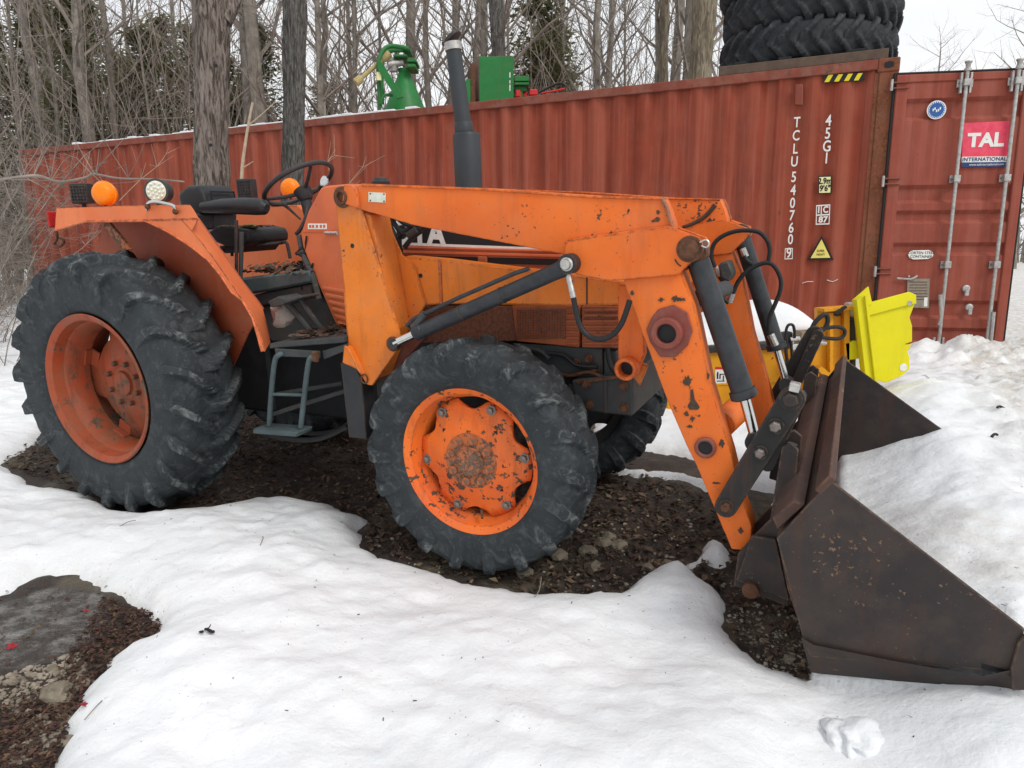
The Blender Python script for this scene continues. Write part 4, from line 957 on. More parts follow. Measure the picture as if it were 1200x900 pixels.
# door faces -y locally; horizontal corrugation
sec = []; z = 0.
bands = [(0, .10, 0), (.10, .13, 1)]
zs = [DP(1115, q)[1] for q in (427, 406, 400, 374, 366, 341, 336, 331, 318, 311, 284, 277, 270, 258, 240, 232, 224, 140, 132, 124, 112, 104, 86)]
prof = [(0, 0), (.09, 0)]
py_b = [(412, 395), (368, 352), (312, 296), (262, 246), (222, 216), (118, 104)]
bz = [(DP(1115, a)[1], DP(1115, b)[1]) for a, b in ((404, 384), (374, 352), (300, 284), (262, 246), (238, 216), (140, 114))]
prof = [(0, 0)]
for a, b in bz:
    prof += [(a, 0), (a+.035, .034), (b-.035, .034), (b, 0)]
prof.append((DH, 0))
ring_ = MB(); V_ = []; F_ = []
for (zz, d) in prof: V_ += [(.10, d+.004, zz), (DWd-.07, d+.004, zz)]
for i in range(len(prof)-1): F_.append((2*i, 2*i+1, 2*i+3, 2*i+2))
dpart('door_panel', ring_.add(V_, F_), m_door)
dpart('door_back', MB().box((.01, .045, .0), (DWd, .052, DH)), m_door)
dpart('door_stile', MB().box((.0, -.012, .0), (.105, .045, DH)), m_door, .008)
dpart('door_stile', MB().box((DWd-.085, -.012, .0), (DWd, .045, DH)), m_door, .008)
dpart('door_rail', MB().box((.10, -.008, DH-.07), (DWd-.08, .045, DH)), m_door, .006)
dpart('door_rail', MB().box((.10, -.008, .0), (DWd-.08, .045, .10)), m_door, .006)
dpart('door_gasket', MB().box((-.022, -.004, .0), (-.002, .05, DH+.012)).box((-.02, .0, DH+.002), (DWd+.01, .05, DH+.022)).box((DWd+.002, .0, .0), (DWd+.02, .05, DH)).box((-.02, .0, -.03), (DWd+.01, .05, -.003)), m_gasket, .004)
for (px, py) in ((1049, 101), (1041, 213), (1033, 318)):
    z = DP(px, py)[1]
    hg = dpart('hinge', MB().box((-.07, -.045, z-.045), (-.035, -.01, z+.045)).box((-.036, -.03, z+.02), (.11, -.012, z+.034)).box((-.036, -.03, z-.03), (.11, -.012, z-.016)), m_rail, .004)
    MB().cyl((-.052, -.05, z-.05), (-.052, -.05, z+.05), .012, None, 8).build('hinge_pin', m_galv, hg)
for (ax_, bx_) in (((1131.5, 90), (1100, 418)), ((1190, 88), (1157, 424))):
    a = DP(*ax_, .05); b = DP(*bx_, .05); xm = (a[0]+b[0])/2
    rod = dpart('locking_bar', MB().cyl((xm, -.05, -.02), (xm, -.05, DH+.05), .0165, None, 14), m_galv)
    MB().lathe([(0, .03), (.02, .03), (.03, .02), (.06, .022), (.075, .032), (.085, .03)], (xm, -.05, DH-.0), (0, 0, 1), 12).build('cam_keeper', m_galv, rod)
    MB().lathe([(0, .03), (.02, .03), (.03, .02), (.06, .03)], (xm, -.05, .0), (0, 0, -1), 12).build('cam_keeper', m_galv, rod)
    for zz in (DH-.10, DH*.635, DH*.33, .07):
        w2 = .075 if zz > DH*.9 or zz < .1 else .05
        g = MB().box((xm-w2*.9, -.026, zz-.035), (xm+w2*.9, -.008, zz+.035)).box((xm-.028, -.08, zz-.03), (xm+.028, -.018, zz+.03))
        if zz > DH*.9 or zz < .1: g.box((xm-.05, -.05, zz-.09), (xm-.03, -.01, zz+.09)).box((xm+.03, -.05, zz-.09), (xm+.05, -.01, zz+.09))
        br = g.build('rod_bracket', m_galv, rod, .003)
        MB().ball((xm-w2*.7, -.028, zz), .008, 8, 4).ball((xm+w2*.7, -.028, zz), .008, 8, 4).build('bracket_rivet', m_bolt, rod)
h1 = DP(1101, 345, .05)
lm_ = MB().tube([(DP(1104, 300)[0], -.05, DP(1104, 345)[1]), (DP(1101, 345)[0]+.01, -.06, DP(1101, 370)[1]), (DP(1100, 345)[0]+.0, -.065, DP(1100, 380)[1])], [.02, .016, .012], 8, 3)
dpart('door_handle', lm_, m_galv)
dpart('door_handle', MB().cyl((DP(1160, 365)[0], -.07, DP(1160, 365)[1]), (DP(1157, 400)[0], -.07, DP(1157, 400)[1]), .02, .016, 8), m_galv)
for (px, py) in ((1131.5, 340), (1135, 362)):
    c = DP(px, py); k = dpart('padlock_keeper', MB().lathe([(0, .036), (.016, .034), (.02, .026)], (c[0], -.0, c[1]+.015), (0, -1, 0), 16), m_galv); MB().box((c[0]-.018, -.045, c[1]-.055), (c[0]+.018, -.015, c[1]+.0)).build('hasp', m_galv, k, .006)
TF = Matrix.Rotation(math.pi/2, 4, 'X')
def dplate(pts, off, mat, name, parent=None, t=.002): return dpart(name, MB().prism([DP(*p) for p in pts], -off-t, -off+.001), mat, 0, parent)
m_pink = simple('faded_red_sticker', (.72, .045, .10), .5, 0, .1, 14, .05, col2=(.80, .10, .15))
m_navy = simple('navy_print', (.02, .05, .16), .5, 0, .1)
tg = dpart('company_sign', MB().prism([DP(1128, 144.5), DP(1182, 142), DP(1178, 195.5), DP(1126, 195.5)], -.014, .002), m_pink)
MB().prism([DP(1126.4, 184), DP(1179, 183.3), DP(1178.7, 190), DP(1126.2, 190.5)], -.0155, -.012).build('white_band', m_white, tg)
MB().prism([DP(1126.2, 190.5), DP(1178.7, 190), DP(1178.2, 195.7), DP(1126, 195.9)], -.016, -.012).build('navy_band', m_navy, tg)
def dline(txt, px, py, hpx, name, m, off=.0165, sx=1., bold=0., parent=None, sp=1.):
    x, z = DP(px, py); me = text_mesh(txt, hpx/126*1.38, m, name, bold, .0008, sx, sp)
    return place_text(me, name, parent or door, Matrix.Translation((x, -off, z)) @ TF)
dline('TAL', 1154, 165, 15, 'sign_text', m_white, sx=1.05, bold=.0075); dline('INTERNATIONAL', 1152.5, 187, 4.3, 'sign_text', m_navy, .0172, .95, .001, sp=1.1)
dline('www.talinternational.com', 1155, 193, 2.6, 'sign_text', m_white, .0175)
ov = MB(); c = DP(1079.5, 298.5); ov.lathe([(0, .077), (.002, .077)], (0, 0, 0), (0, -1, 0), 40); ov.v = [(x, y, z*.36) for x, y, z in ov.v]; ov.xf(Matrix.Translation((c[0]-.0, -.008, c[1])))
# steel sticker is a wide oval
dpart('oval_label', MB().prism([DP(1064+(0), 298.5), DP(1065.5, 295), DP(1070, 293.4), DP(1088, 293), DP(1092.5, 295), DP(1093.5, 298), DP(1092, 301.5), DP(1087, 303.5), DP(1070, 304), DP(1065.5, 302)], -.010, .002), m_white)
dline('CORTEN STEEL', 1079, 296.4, 3.2, 'label_text', m_decal, .0112); dline('CONTAINER', 1079, 300.8, 3.2, 'label_text', m_decal, .0112)
c = DP(1097, 129)
bl = dpart('round_label', MB().lathe([(0, .083), (.002, .083)], (c[0], -.008, c[1]), (0, -1, 0), 40), m_white)
MB().lathe([(.002, .074), (.0032, .074)], (c[0], -.008, c[1]), (0, -1, 0), 40).build('label_disc', simple('blue_print', (.05, .16, .42), .5, 0, .2, 40, .05), bl)
MB().lathe([(.0032, .058), (.0040, .058)], (c[0], -.008, c[1]), (0, -1, 0), 40).build('label_disc', simple('blue_print_dark', (.03, .10, .30), .5, 0, .2, 40, .05), bl)
dg = MB()
for i in range(24):
    a = 2*math.pi*i/24; dg.cbox((c[0]+.067*math.cos(a), -.0118, c[1]+.067*math.sin(a)), (.007, .001, .010))
for i in range(5): dg.cbox((c[0]-.03+i*.015, -.0128, c[1]+.012*math.sin(i*2.)), (.011, .001, .022))
dg.build('label_print', m_white, bl)
cs = dpart('safety_plate', MB().prism([DP(1063, 326.5), DP(1089, 326.5), DP(1088, 361), DP(1062, 360)], -.012, .002), simple('tarnished_plate', (.27, .23, .18), .5, .3, .2, 40, .2))
MB().prism([DP(1082.5, 348.5), DP(1086.5, 348.5), DP(1086, 359), DP(1082, 359)], -.0135, -.010).build('label_face', m_white, cs)
pl_ = MB()
for i in range(7): pl_.prism([DP(1065, 330+i*3.4), DP(1086, 330+i*3.4), DP(1086, 331+i*3.4), DP(1065, 331+i*3.4)], -.0132, -.010)
pl_.build('plate_print', m_brown, cs)
dpart('corrosion_spot', MB().ball((DP(1049, 322)[0]+.12, -.012, DP(1049, 324)[1]), .012, 8, 5).tube([(DP(1050, 326)[0], -.02, DP(1050, 326)[1]), (DP(1066, 327)[0], -.03, DP(1066, 327)[1]), (DP(1074, 323)[0], -.02, DP(1074, 323)[1])], .01, 6, 2), m_galv)

# ------------------------------------------------------------------ things on the roof
RZ = K.z+CH
# two big tyres lying flat on a rusty frame
fu0, fu1 = cc(1041, 66)[0], cc(842, 82)[0]
fru = empty('roof_frame', 'low rusty steel frame lying under the stacked tyres', 'steel frame', mat=MW @ Matrix.Translation(((fu0+fu1)/2, .10, CH)))
fl2 = (fu0-fu1)
for (y0, y1) in ((-.10, -.02), (1.6, 1.68)): MB().box((-fl2/2, y0, .002), (fl2/2, y1, .095)).build('side_beam', m_brown, fru, .006)
for i in range(6):
    x = -fl2/2+.04+i*(fl2-.08)/5; MB().box((x-.035, -.02, .01), (x+.035, 1.6, .085)).build('cross_beam', m_brown, fru, .005)
for x in (-.62, -.2, .45): MB().box((x, -.09, .096), (x+.12, .0, .12)).build('packing_block', m_decal, fru, .004)
cx = WY(942, 60, KD+.95); cu_ = CL-((cx-K).dot(CU))
big = tyre_mesh('tyre', .905, .60, .37, 26, .046, m_tyre2, nc=640, ns=50, k=1.05, lw=.036, sidecut=88, seed=9, worn=.08)
for i, (dz, dx, lab) in enumerate(((.30, .0, 'lower big tractor tyre lying flat on the rusty frame on the container'), (.675, .02, 'upper big tractor tyre lying flat on the lower one on the container'), (1.05, -.04, 'topmost tractor tyre of the roof stack, cut off by the top of the photo'))):
    o = link('tractor_tyre', big if i < 3 else big.copy(), None)
    o.matrix_world = MW @ Matrix.Translation((cu_+dx, .92+.02*i, CH+dz)) @ Matrix.Rotation(R(2 if i else 0), 4, 'Y') @ Matrix.Rotation(R(-90), 4, 'X') @ Matrix.Rotation(i*.5, 4, 'Y')
    tag(o, lab, 'tyre', 'tractor tyres stacked on the container')
rs = MB()
for i in range(40):
    x = CL*(.10+.50*i/40); w_ = .05+.06*random.random(); rs.box((x, .02, CH-.004), (x+CL*.0125+.002, .02+w_*4, CH+.012+.03*random.random()))
o = rs.build('roof_snow', None, None, .01); o.matrix_world = MW; ROOFSNOW = o; tag(o, 'thin strip of white snow left along the container roof edge', kind='stuff')
# green cone spreader
YR = KD+CU.y*(CL-cc(470, 130)[0])+.55
P_ = lambda px, py, d=0.: WY(px, py, YR+d)
base = P_(475, 131); bz_ = RZ
def wmat(p): return Matrix.Translation(p)
spd = empty('cone_spreader', 'green cone spreader standing upside down on the container roof', 'spreader', mat=wmat(Vector((base.x, base.y, bz_))))
def wpart(root, name, mb, mat, bevel=0, parent=None, **k):
    mb.xf(root.matrix_world.inverted() if root.matrix_world != Matrix() else Matrix()); return mb.build(name, mat, parent or root, bevel, **k)
def setmw(root, p): root.matrix_world = Matrix.Translation(p); bpy.context.view_layer.update()
bpy.context.view_layer.update()
ctop = P_(473.5, 83); cb = Vector((base.x, base.y, bz_+.002)); hh = ctop.z-cb.z; ctop = Vector((base.x, base.y, ctop.z))
rb_ = abs(P_(503, 128).x-P_(447, 131).x)/2; rt_ = abs(P_(480, 84).x-P_(467, 84).x)/2
cone = wpart(spd, 'cone', MB().lathe([(0, rb_), (.015, rb_), (.02, rb_*.96), (hh*.96, rt_), (hh, rt_*1.2), (hh+.02, rt_*1.2)], cb, (0, 0, 1), 26), m_green)
wpart(spd, 'frame_tube', MB().tube([P_(446, 126, -.3), P_(444, 100, -.3), P_(444, 72, -.3), P_(450, 58, -.25), P_(460, 54, -.2), P_(479, 57, -.2)], .028, 10, 4), m_green)
wpart(spd, 'frame_tube', MB().tube([P_(448, 122, .3), P_(448, 72, .3), P_(456, 60, .3), P_(479, 59, .2)], .028, 10, 4), m_green)
wpart(spd, 'brace', MB().prism([(P_(448, 80).x, P_(448, 80).z), (P_(455, 84).x, P_(455, 84).z), (P_(478, 122).x, P_(478, 122).z), (P_(471, 124).x, P_(471, 124).z), (P_(450, 92).x, P_(450, 92).z)], YR-.42, YR-.36), m_green, .004)
for (x0, y0, x1, y1) in ((472, 57, 481, 61), (478, 71, 489, 75), (478, 77, 488, 81), (462, 66, 478, 69)):
    a, b = P_(x0, y0, -.1), P_(x1, y1, -.1); wpart(spd, 'bracket', MB().box((a.x, YR-.2, b.z), (b.x, YR+.15, a.z)), m_green, .008)
wpart(spd, 'gearbox', MB().lathe([(0, .05), (.06, .07), (.12, .07), (.17, .03)], P_(461, 84, -.1), (0, 0, 1), 14), m_galv, .0)
wpart(spd, 'gearbox', MB().cyl(P_(454, 76, -.15), P_(473, 73, -.1), .05, .04, 12), m_galv, .01)
a, b = P_(417, 97, -.35), P_(456, 63, -.2)
sh_ = wpart(spd, 'drive_shaft', MB().cyl(a, b, .028, None, 12), m_tan)
wpart(spd, 'shaft_guard', MB().lathe([(0, .055), (.08, .05), (.11, .03)], a, b-a, 14), m_tan, 0)
wpart(spd, 'shaft_guard', MB().lathe([(0, .055), (.10, .05), (.13, .03)], b, a-b, 14), m_tan, 0)
wpart(spd, 'thin_rod', MB().cyl(P_(427, 118, -.3), P_(444, 107, -.3), .008, None, 8), m_white)
wpart(spd, 'lower_link', MB().tube([P_(446, 122, -.35), P_(450, 112, -.35), P_(460, 112, -.3)], .02, 8), m_green)
wpart(spd, 'yellow_tag', MB().box(tuple(P_(443, 89, -.4)-Vector((.02, .0, .05))), tuple(P_(444, 89, -.4)+Vector((.03, .01, .05)))), m_ylab)
# green box with a brown rusty end
YG = KD+CU.y*(CL-cc(580, 120)[0])+.35
Pg = lambda px, py, d=0.: WY(px, py, YG+d)
gc = Pg(575, 118); gx = empty('green_box', 'green steel box with a rusty brown end standing on the container roof', 'steel box', mat=wmat(Vector((gc.x, gc.y, RZ)))); bpy.context.view_layer.update()
a = Pg(561, 66); b = Pg(602, 118); ang = .45
bx0 = a.x-gc.x; bx1 = b.x-gc.x; zt = a.z-RZ
MB().prism([(bx0, .0), (bx1, .0), (bx1, zt), (bx0, zt)], 0, .03).build('front_panel', m_green, gx, .006)
MB().prism([(bx0+.02, .0), (bx1, .0), (bx1, zt-.01), (bx0+.02, zt-.01)], .50, .53).build('back_panel', m_green, gx, .006)
MB().box((bx1-.03, .032, .0), (bx1, .498, zt-.02)).build('side_panel', m_green, gx, .004)
MB().box((bx0-.0, .032, zt-.04), (bx1-.032, .498, zt-.012)).build('top_panel', m_green, gx, .004)
m2 = MB().add([(bx0, 0, 0), (bx0-.14, .28, 0), (bx0-.16, .28, zt*.8), (bx0-.10, .28, zt*1.0), (bx0, 0, zt+.0)], [(0, 4, 3, 2, 1)]); o = m2.build('rusty_end_panel', m_brown, gx); md = o.modifiers.new('t', 'SOLIDIFY'); md.thickness = .02
MB().box((bx0-.10, -.012, 0), (bx0-.045, .02, zt*.85)).build('rusty_strip', m_rustb, gx, .004)
MB().box((bx0-.16, -.006, 0), (bx0-.10, .01, zt*.55)).build('green_strip', m_green, gx, .004)
mk = MB()
for (x, y, h_) in ((597, 88, 5), (597, 96, 3), (597, 103, 6)): p = Pg(x, y); mk.box((p.x-gc.x, -.004, p.z-RZ-h_*.006), (p.x-gc.x+.012, .002, p.z-RZ+h_*.006))
mk.build('paint_mark', m_white, gx)
# small green part, red machine with its black hose
a = Pg(603, 89); b = Pg(620, 106)
gs = MB().box((a.x, YG+.0, a.z-.06), (b.x, YG+.25, a.z)).box((a.x, YG+.05, b.z), (b.x-.03, YG+.22, a.z-.07)).box((a.x, YG-.02, b.z+.06), (b.x, YG+.25, b.z+.09)).box((a.x+.02, YG+.03, RZ+.002), (a.x+.10, YG+.2, b.z))
o = gs.xf(Matrix.Translation((-gc.x-.4, -gc.y, -RZ))).build('green_bracket', m_green, None, .006); o.location = (gc.x+.4, gc.y, RZ); tag(o, 'small green steel bracket beside the green box on the roof', 'bracket')
rm_ = empty('red_implement', 'low red implement with a black hose lying on the container roof', 'implement', mat=wmat(Vector((Pg(618, 112).x, YG+.1, RZ)))); bpy.context.view_layer.update()
for (x0, x1, y0, y1, d) in ((604, 610, 105, 114, 0), (611, 618, 107, 114, .1), (620, 630, 104, 112, .05)):
    p, q = Pg(x0, y0, d), Pg(x1, y1, d); MB().box((p.x-rm_.location.x, d-.1, max(.002, q.z-RZ)), (q.x-rm_.location.x, d+.05, p.z-RZ)).build('red_block', m_redp, rm_, .015)
MB().tube([Pg(631, 109, .1)-rm_.location, Pg(640, 104, .1)-rm_.location, Pg(652, 98.5, .1)-rm_.location, Pg(659, 98, .1)-rm_.location, Pg(663, 101, .1)-rm_.location], .014, 8, 4).build('hose', m_hose, rm_)
MB().tube([Pg(634, 109.5, .2)-rm_.location, Pg(648, 107, .2)-rm_.location, Pg(662, 104, .2)-rm_.location], .012, 8, 4).build('red_tube', m_redp, rm_)

# ------------------------------------------------------------------ amber hopper and bright yellow wing beyond the bucket
YH = 5.15; Ph = lambda px, py, d=0.: WY(px, py, YH+d)
hp0 = Ph(900, 515); zg = hp0.z
hop = empty('spreader_hopper', 'amber salt hopper heaped with snow behind the loader bucket', 'hopper', mat=wmat(Vector((hp0.x, YH+.4, zg-.05)))); bpy.context.view_layer.update()
HO = Vector((hp0.x, YH+.4, zg-.05))
def hb_(name, pts, d0, d1, mat, bevel=.005, par=None, ref=0.):
    q = [(Ph(*p, ref).x-HO.x, Ph(*p, ref).z-HO.z) for p in pts]; return MB().prism(q, YH+d0-HO.y, YH+d1-HO.y).build(name, mat, par or hop, bevel)
hb_('hopper_body', [(780, 412), (945, 405), (945, 516), (780, 512)], 0, .9, m_amb, .012)
hb_('hopper_rim', [(776, 409), (925, 398), (925, 408), (776, 416)], -.04, .94, m_black, .012)
hb_('body_fold', [(780, 450), (945, 448), (945, 450.5), (780, 452.5)], -.006, .0, m_amb, .002)
hb_('warning_label', [(838, 433), (851, 433), (851, 449.5), (838, 449.5)], -.004, .0, m_white, 0)
hb_('label_head', [(838.5, 430), (850.5, 430), (850.5, 433), (838.5, 433)], -.004, .0, m_redp, 0)
lb = MB(); 
for (x0, x1, y0, y1) in ((840, 841.5, 436, 444), (843, 849, 438, 439), (843, 844.2, 438, 444), (847, 848, 440, 446), (840, 849, 446, 447)): 
    a, b = Ph(x0, y0), Ph(x1, y1); lb.box((a.x-HO.x, YH-.0055-HO.y, b.z-HO.z), (b.x-HO.x, YH-.003-HO.y, a.z-HO.z))
lb.build('label_print', m_decal, hop)
hb_('mast_plate', [(958, 363), (992, 360), (996, 366), (996, 470), (985, 500), (930, 512), (930, 412), (958, 410)], -.12, -.06, m_amb, .006, ref=-.12)
hb_('mast_flange', [(972, 366), (977, 366), (977, 500), (972, 502)], -.17, -.12, m_amb, .003, ref=-.17)
hb_('mast_flange', [(989, 361), (996, 364), (996, 440), (989, 460)], -.17, -.12, m_amb, .003, ref=-.17)
hb_('gusset_brace', [(955, 432), (960, 428), (984, 448), (972, 452)], -.24, -.17, m_amb, .004, ref=-.2)
hb_('gusset_brace', [(950, 430), (957, 430), (957, 500), (950, 504)], -.24, -.17, m_amb, .004, ref=-.2)
hb_('mast_top', [(958, 361), (995, 358), (996, 362), (958, 365)], -.20, -.04, m_amb, .004, ref=-.1)
hb_('black_lever', [(976, 366), (990, 358), (992, 360), (980, 369)], -.22, -.19, m_decal, .002, ref=-.2)
hb_('chip_mark', [(976, 369), (981, 366), (989, 366), (989, 369), (980, 371)], -.1225, -.12, m_scar, 0, ref=-.12)
hb_('hinge_post', [(994, 372), (1001, 371), (1001, 440), (995, 450)], -.13, -.05, m_chassis, .006, ref=-.1)
hb_('grey_block', [(993, 355), (1000, 354), (1000, 369), (993, 370)], -.13, -.05, m_galv, .004, ref=-.1)
hb_('lamp_bracket', [(931, 412), (943, 412), (943, 424), (931, 424)], -.26, -.17, m_amb, .004, ref=-.2)
vb = hb_('valve_block', [(936, 388), (959, 387), (958, 409), (935, 409)], -.34, -.22, m_brass, .006, ref=-.3)
def hp_(pts, r, mat, name, d=-.36, par=None): return MB().tube([Ph(a, b, d)-HO for a, b in pts], r, 10, 4).build(name, mat, par or hop)
hp_([(951, 386), (955, 378), (962, 371), (968, 369), (970, 376), (967, 384), (962, 388)], .016, m_hose, 'valve_hose')
hp_([(958, 386), (966, 385), (980, 383), (989, 386), (989, 393), (982, 397), (966, 396), (958, 395)], .013, m_hose, 'valve_hose')
hp_([(920, 404), (921, 388), (924, 381), (929, 381), (931, 388), (931, 396)], .010, m_hose, 'valve_hose')
hp_([(922, 396), (921, 412), (923, 430), (921, 448)], .012, m_hose, 'valve_hose')
hp_([(927, 400), (928, 418), (927, 436)], .010, m_hose, 'valve_hose')
for (x0, y0, x1, y1) in ((926, 398, 937, 396.5), (927, 406, 937, 405), (926, 409, 936, 408), (959, 388, 967, 385), (958, 396, 966, 396.5), (960, 401, 968, 402), (946, 392, 951, 391)):
    MB().cyl(Ph(x0, y0, -.35)-HO, Ph(x1, y1, -.35)-HO, .017, None, 10).build('hose_fitting', m_zinc, vb)
hb_('black_valve', [(917, 390), (927, 388), (927, 402), (918, 403)], -.34, -.24, m_black, .01, ref=-.3)
# heap of snow in the hopper
sn = MB(); NX, NY = 40, 26; xa, xb = Ph(775, 410).x, Ph(994, 400).x; V_ = []; F_ = []
zr = Ph(850, 407).z-.02; zpk = Ph(905, 351, .45).z-zr
for j in range(NY+1):
    for i in range(NX+1):
        u = i/NX; v = j/NY; us = .5*u/.68 if u < .68 else .5+.5*(u-.68)/.32; prof_ = (max(0., math.sin(math.pi*us))**(.9 if u < .68 else .55))*(math.sin(math.pi*v)**.5)
        sk_ = 1.0 if u < .72 else 1-.15*(u-.72)/.28
        V_.append((xa+(xb-xa)*u, YH+.02+.86*v, zr+zpk*prof_*sk_+.02*mnoise.noise(Vector((u*5, v*4, 0)))*prof_))
for j in range(NY):
    for i in range(NX): F_.append((j*(NX+1)+i, j*(NX+1)+i+1, (j+1)*(NX+1)+i+1, (j+1)*(NX+1)+i))
o = sn.add([Vector(v)-HO for v in V_], F_).build('snow_heap', None); o.location = HO; SNOWHEAP = o
tag(o, 'smooth heap of white snow filling the amber hopper', 'snow heap')
# bright yellow plough wing
YW = 4.95; Pw = lambda px, py, d=0.: WY(px, py, YW+d)
wo = Vector((Pw(1035, 448).x, YW, Pw(1035, 448).z))
wing = empty('plough_wing', 'bright yellow bent steel plough wing in front of the container door', 'plough wing', mat=wmat(wo)); bpy.context.view_layer.update()
def wg(name, pts, d0, d1, mat=m_yel, bevel=.003, ref=0., par=None):
    q = [(Pw(*p, ref).x-wo.x, Pw(*p, ref).z-wo.z) for p in pts]; return MB().prism(q, d0, d1).build(name, mat, par or wing, bevel)
wg('wing_plate', [(1008, 370), (1069, 353), (1072, 356), (1069, 364), (1066, 372), (1069, 382), (1069, 400), (1061, 403), (1063, 410), (1066, 419), (1066, 432), (1058, 440), (1038, 449), (1014, 440)], 0, .012)
wg('wing_top_fold', [(1008, 357), (1064, 342), (1072, 345.5), (1072, 356), (1069, 356), (1060, 358), (1008, 372)], -.02, -.003)
wg('wing_edge', [(998, 351), (1006, 346), (1022, 470), (1012, 470)], -.07, .0)
wg('wing_edge', [(1006, 346), (1009, 345), (1025, 468), (1021, 470)], -.09, -.068)
wg('wing_gusset', [(998, 351), (1015.5, 335.5), (1020, 356), (1008, 362)], -.03, -.012)
wg('wing_hook', [(1062, 404), (1070, 404), (1066, 411), (1062, 411)], .014, .03)
wg('wing_bracket', [(993, 403), (1006, 400), (1009, 421), (995, 423)], .03, .10)
wg('wing_bracket', [(994, 386), (1003, 372), (1006, 390), (994, 402)], .10, .12)
wg('wing_bracket', [(993, 424), (1010, 424), (1012, 450), (1000, 440)], .10, .12)
c_ = Pw(1058.5, 430.5)-wo; MB().lathe([(0, .028), (.002, .026)], (c_.x, -.001, c_.z), (0, -1, 0), 18).build('bolt_hole', m_white, wing)
c_ = Pw(1064, 355)-wo; MB().lathe([(0, .018), (.002, .018)], (c_.x, -.0205, c_.z), (0, -1, 0), 14).build('bolt_hole', m_galv, wing)
# ------------------------------------------------------------------ ground, mud and snow
def smooth(t): t = np.clip(t, 0, 1); return t*t*(3-2*t)
def _hash(ix, iy, s): 
    h = np.sin(ix*127.1+iy*311.7+s*74.7)*43758.5453; return h-np.floor(h)
def vnoise(x, y, s=0):
    ix, iy = np.floor(x), np.floor(y); fx, fy = x-ix, y-iy; fx = fx*fx*(3-2*fx); fy = fy*fy*(3-2*fy)
    a, b, c, d = _hash(ix, iy, s), _hash(ix+1, iy, s), _hash(ix, iy+1, s), _hash(ix+1, iy+1, s)
    return (a+(b-a)*fx)*(1-fy)+(c+(d-c)*fx)*fy-.5
def fbm(x, y, o=4, s=0, g=.5):
    t = 0; a = 1; f = 1
    for i in range(o): t = t+a*vnoise(x*f+i*17.3, y*f+i*9.1, s+i); a *= g; f *= 2.03
    return t
def base_z(x, y):
    s = (x-TO.x)*TY.x+(y-TO.y)*TY.y; nrm = math.hypot(TY.x, TY.y); s = s/nrm
    sl = TY.z/nrm
    s2 = np.where(s < 2.6, s, 2.6+1.4*(1-np.exp(-(s-2.6)/1.4))); s2 = np.maximum(s2, -8)
    u = (x-TO.x)*TX.x+(y-TO.y)*TX.y; u = np.clip(u, -6, 6)
    r_ = np.hypot(x, y)
    rise = .15*smooth((u-3.62)/.5)*smooth((s+1.75)/.6)*(1-smooth((s-1.5)/2.5))
    return TO.z+s2*sl+u*TX.z+rise + .010*np.clip(r_-12, 0, 200)
def mud_z(x, y): return base_z(x, y)-.012+.035*fbm(x*2.2, y*2.2, 5, 1)+.012*fbm(x*14, y*14, 3, 5)
def gpoly(pts): return np.array([tuple(G(*p))[:2] for p in pts])
def sdist(px, py, poly):                # signed distance, positive outside
    n = len(poly); d = np.full(px.shape, 1e9); inside = np.zeros(px.shape, bool)
    for i in range(n):
        ax, ay = poly[i]; bx, by = poly[(i+1) % n]; ex, ey = bx-ax, by-ay
        t = np.clip(((px-ax)*ex+(py-ay)*ey)/(ex*ex+ey*ey+1e-12), 0, 1)
        d = np.minimum(d, np.hypot(px-ax-t*ex, py-ay-t*ey))
        c = ((ay > py) != (by > py)) & (px < (bx-ax)*(py-ay)/(by-ay+1e-15)+ax); inside ^= c
    return np.where(inside, -d, d)
MUD = [gpoly([(2, 541), (22, 556), (60, 574), (92, 575), (118, 586), (140, 600), (170, 606), (205, 603), (250, 598), (300, 588), (345, 584), (385, 592), (412, 602), (434, 604), (420, 618), (424, 640), (450, 655), (500, 666), (560, 684), (610, 694), (680, 697), (725, 692), (752, 678), (770, 668), (800, 660), (832, 634), (850, 640), (862, 655), (850, 668), (828, 660), (806, 668), (838, 690), (852, 706), (846, 735), (868, 758), (905, 782), (950, 798), (1020, 808), (1100, 812), (1215, 815), (1215, 760), (980, 640), (915, 610), (890, 590), (860, 588), (836, 578), (800, 566), (760, 562), (712, 556), (690, 540), (700, 480), (480, 440), (250, 445), (60, 500), (40, 520)]),
       gpoly([(712, 548), (740, 552), (800, 556), (838, 566), (845, 545), (790, 532), (740, 530), (700, 536)]),
       gpoly([(-40, 700), (10, 692), (40, 682), (80, 679), (104, 684), (118, 694), (142, 699), (165, 712), (184, 728), (180, 742), (168, 748), (150, 752), (120, 772), (122, 782), (100, 800), (84, 830), (70, 850), (66, 870), (52, 905), (-60, 940)]),
       gpoly([(845, 570), (862, 585), (905, 600), (912, 580), (885, 572)])]
def Lxy(x, y):                          # the tractor's frame
    return (x-TO.x)*TX.x+(y-TO.y)*TX.y, (x-TO.x)*TY.x+(y-TO.y)*TY.y
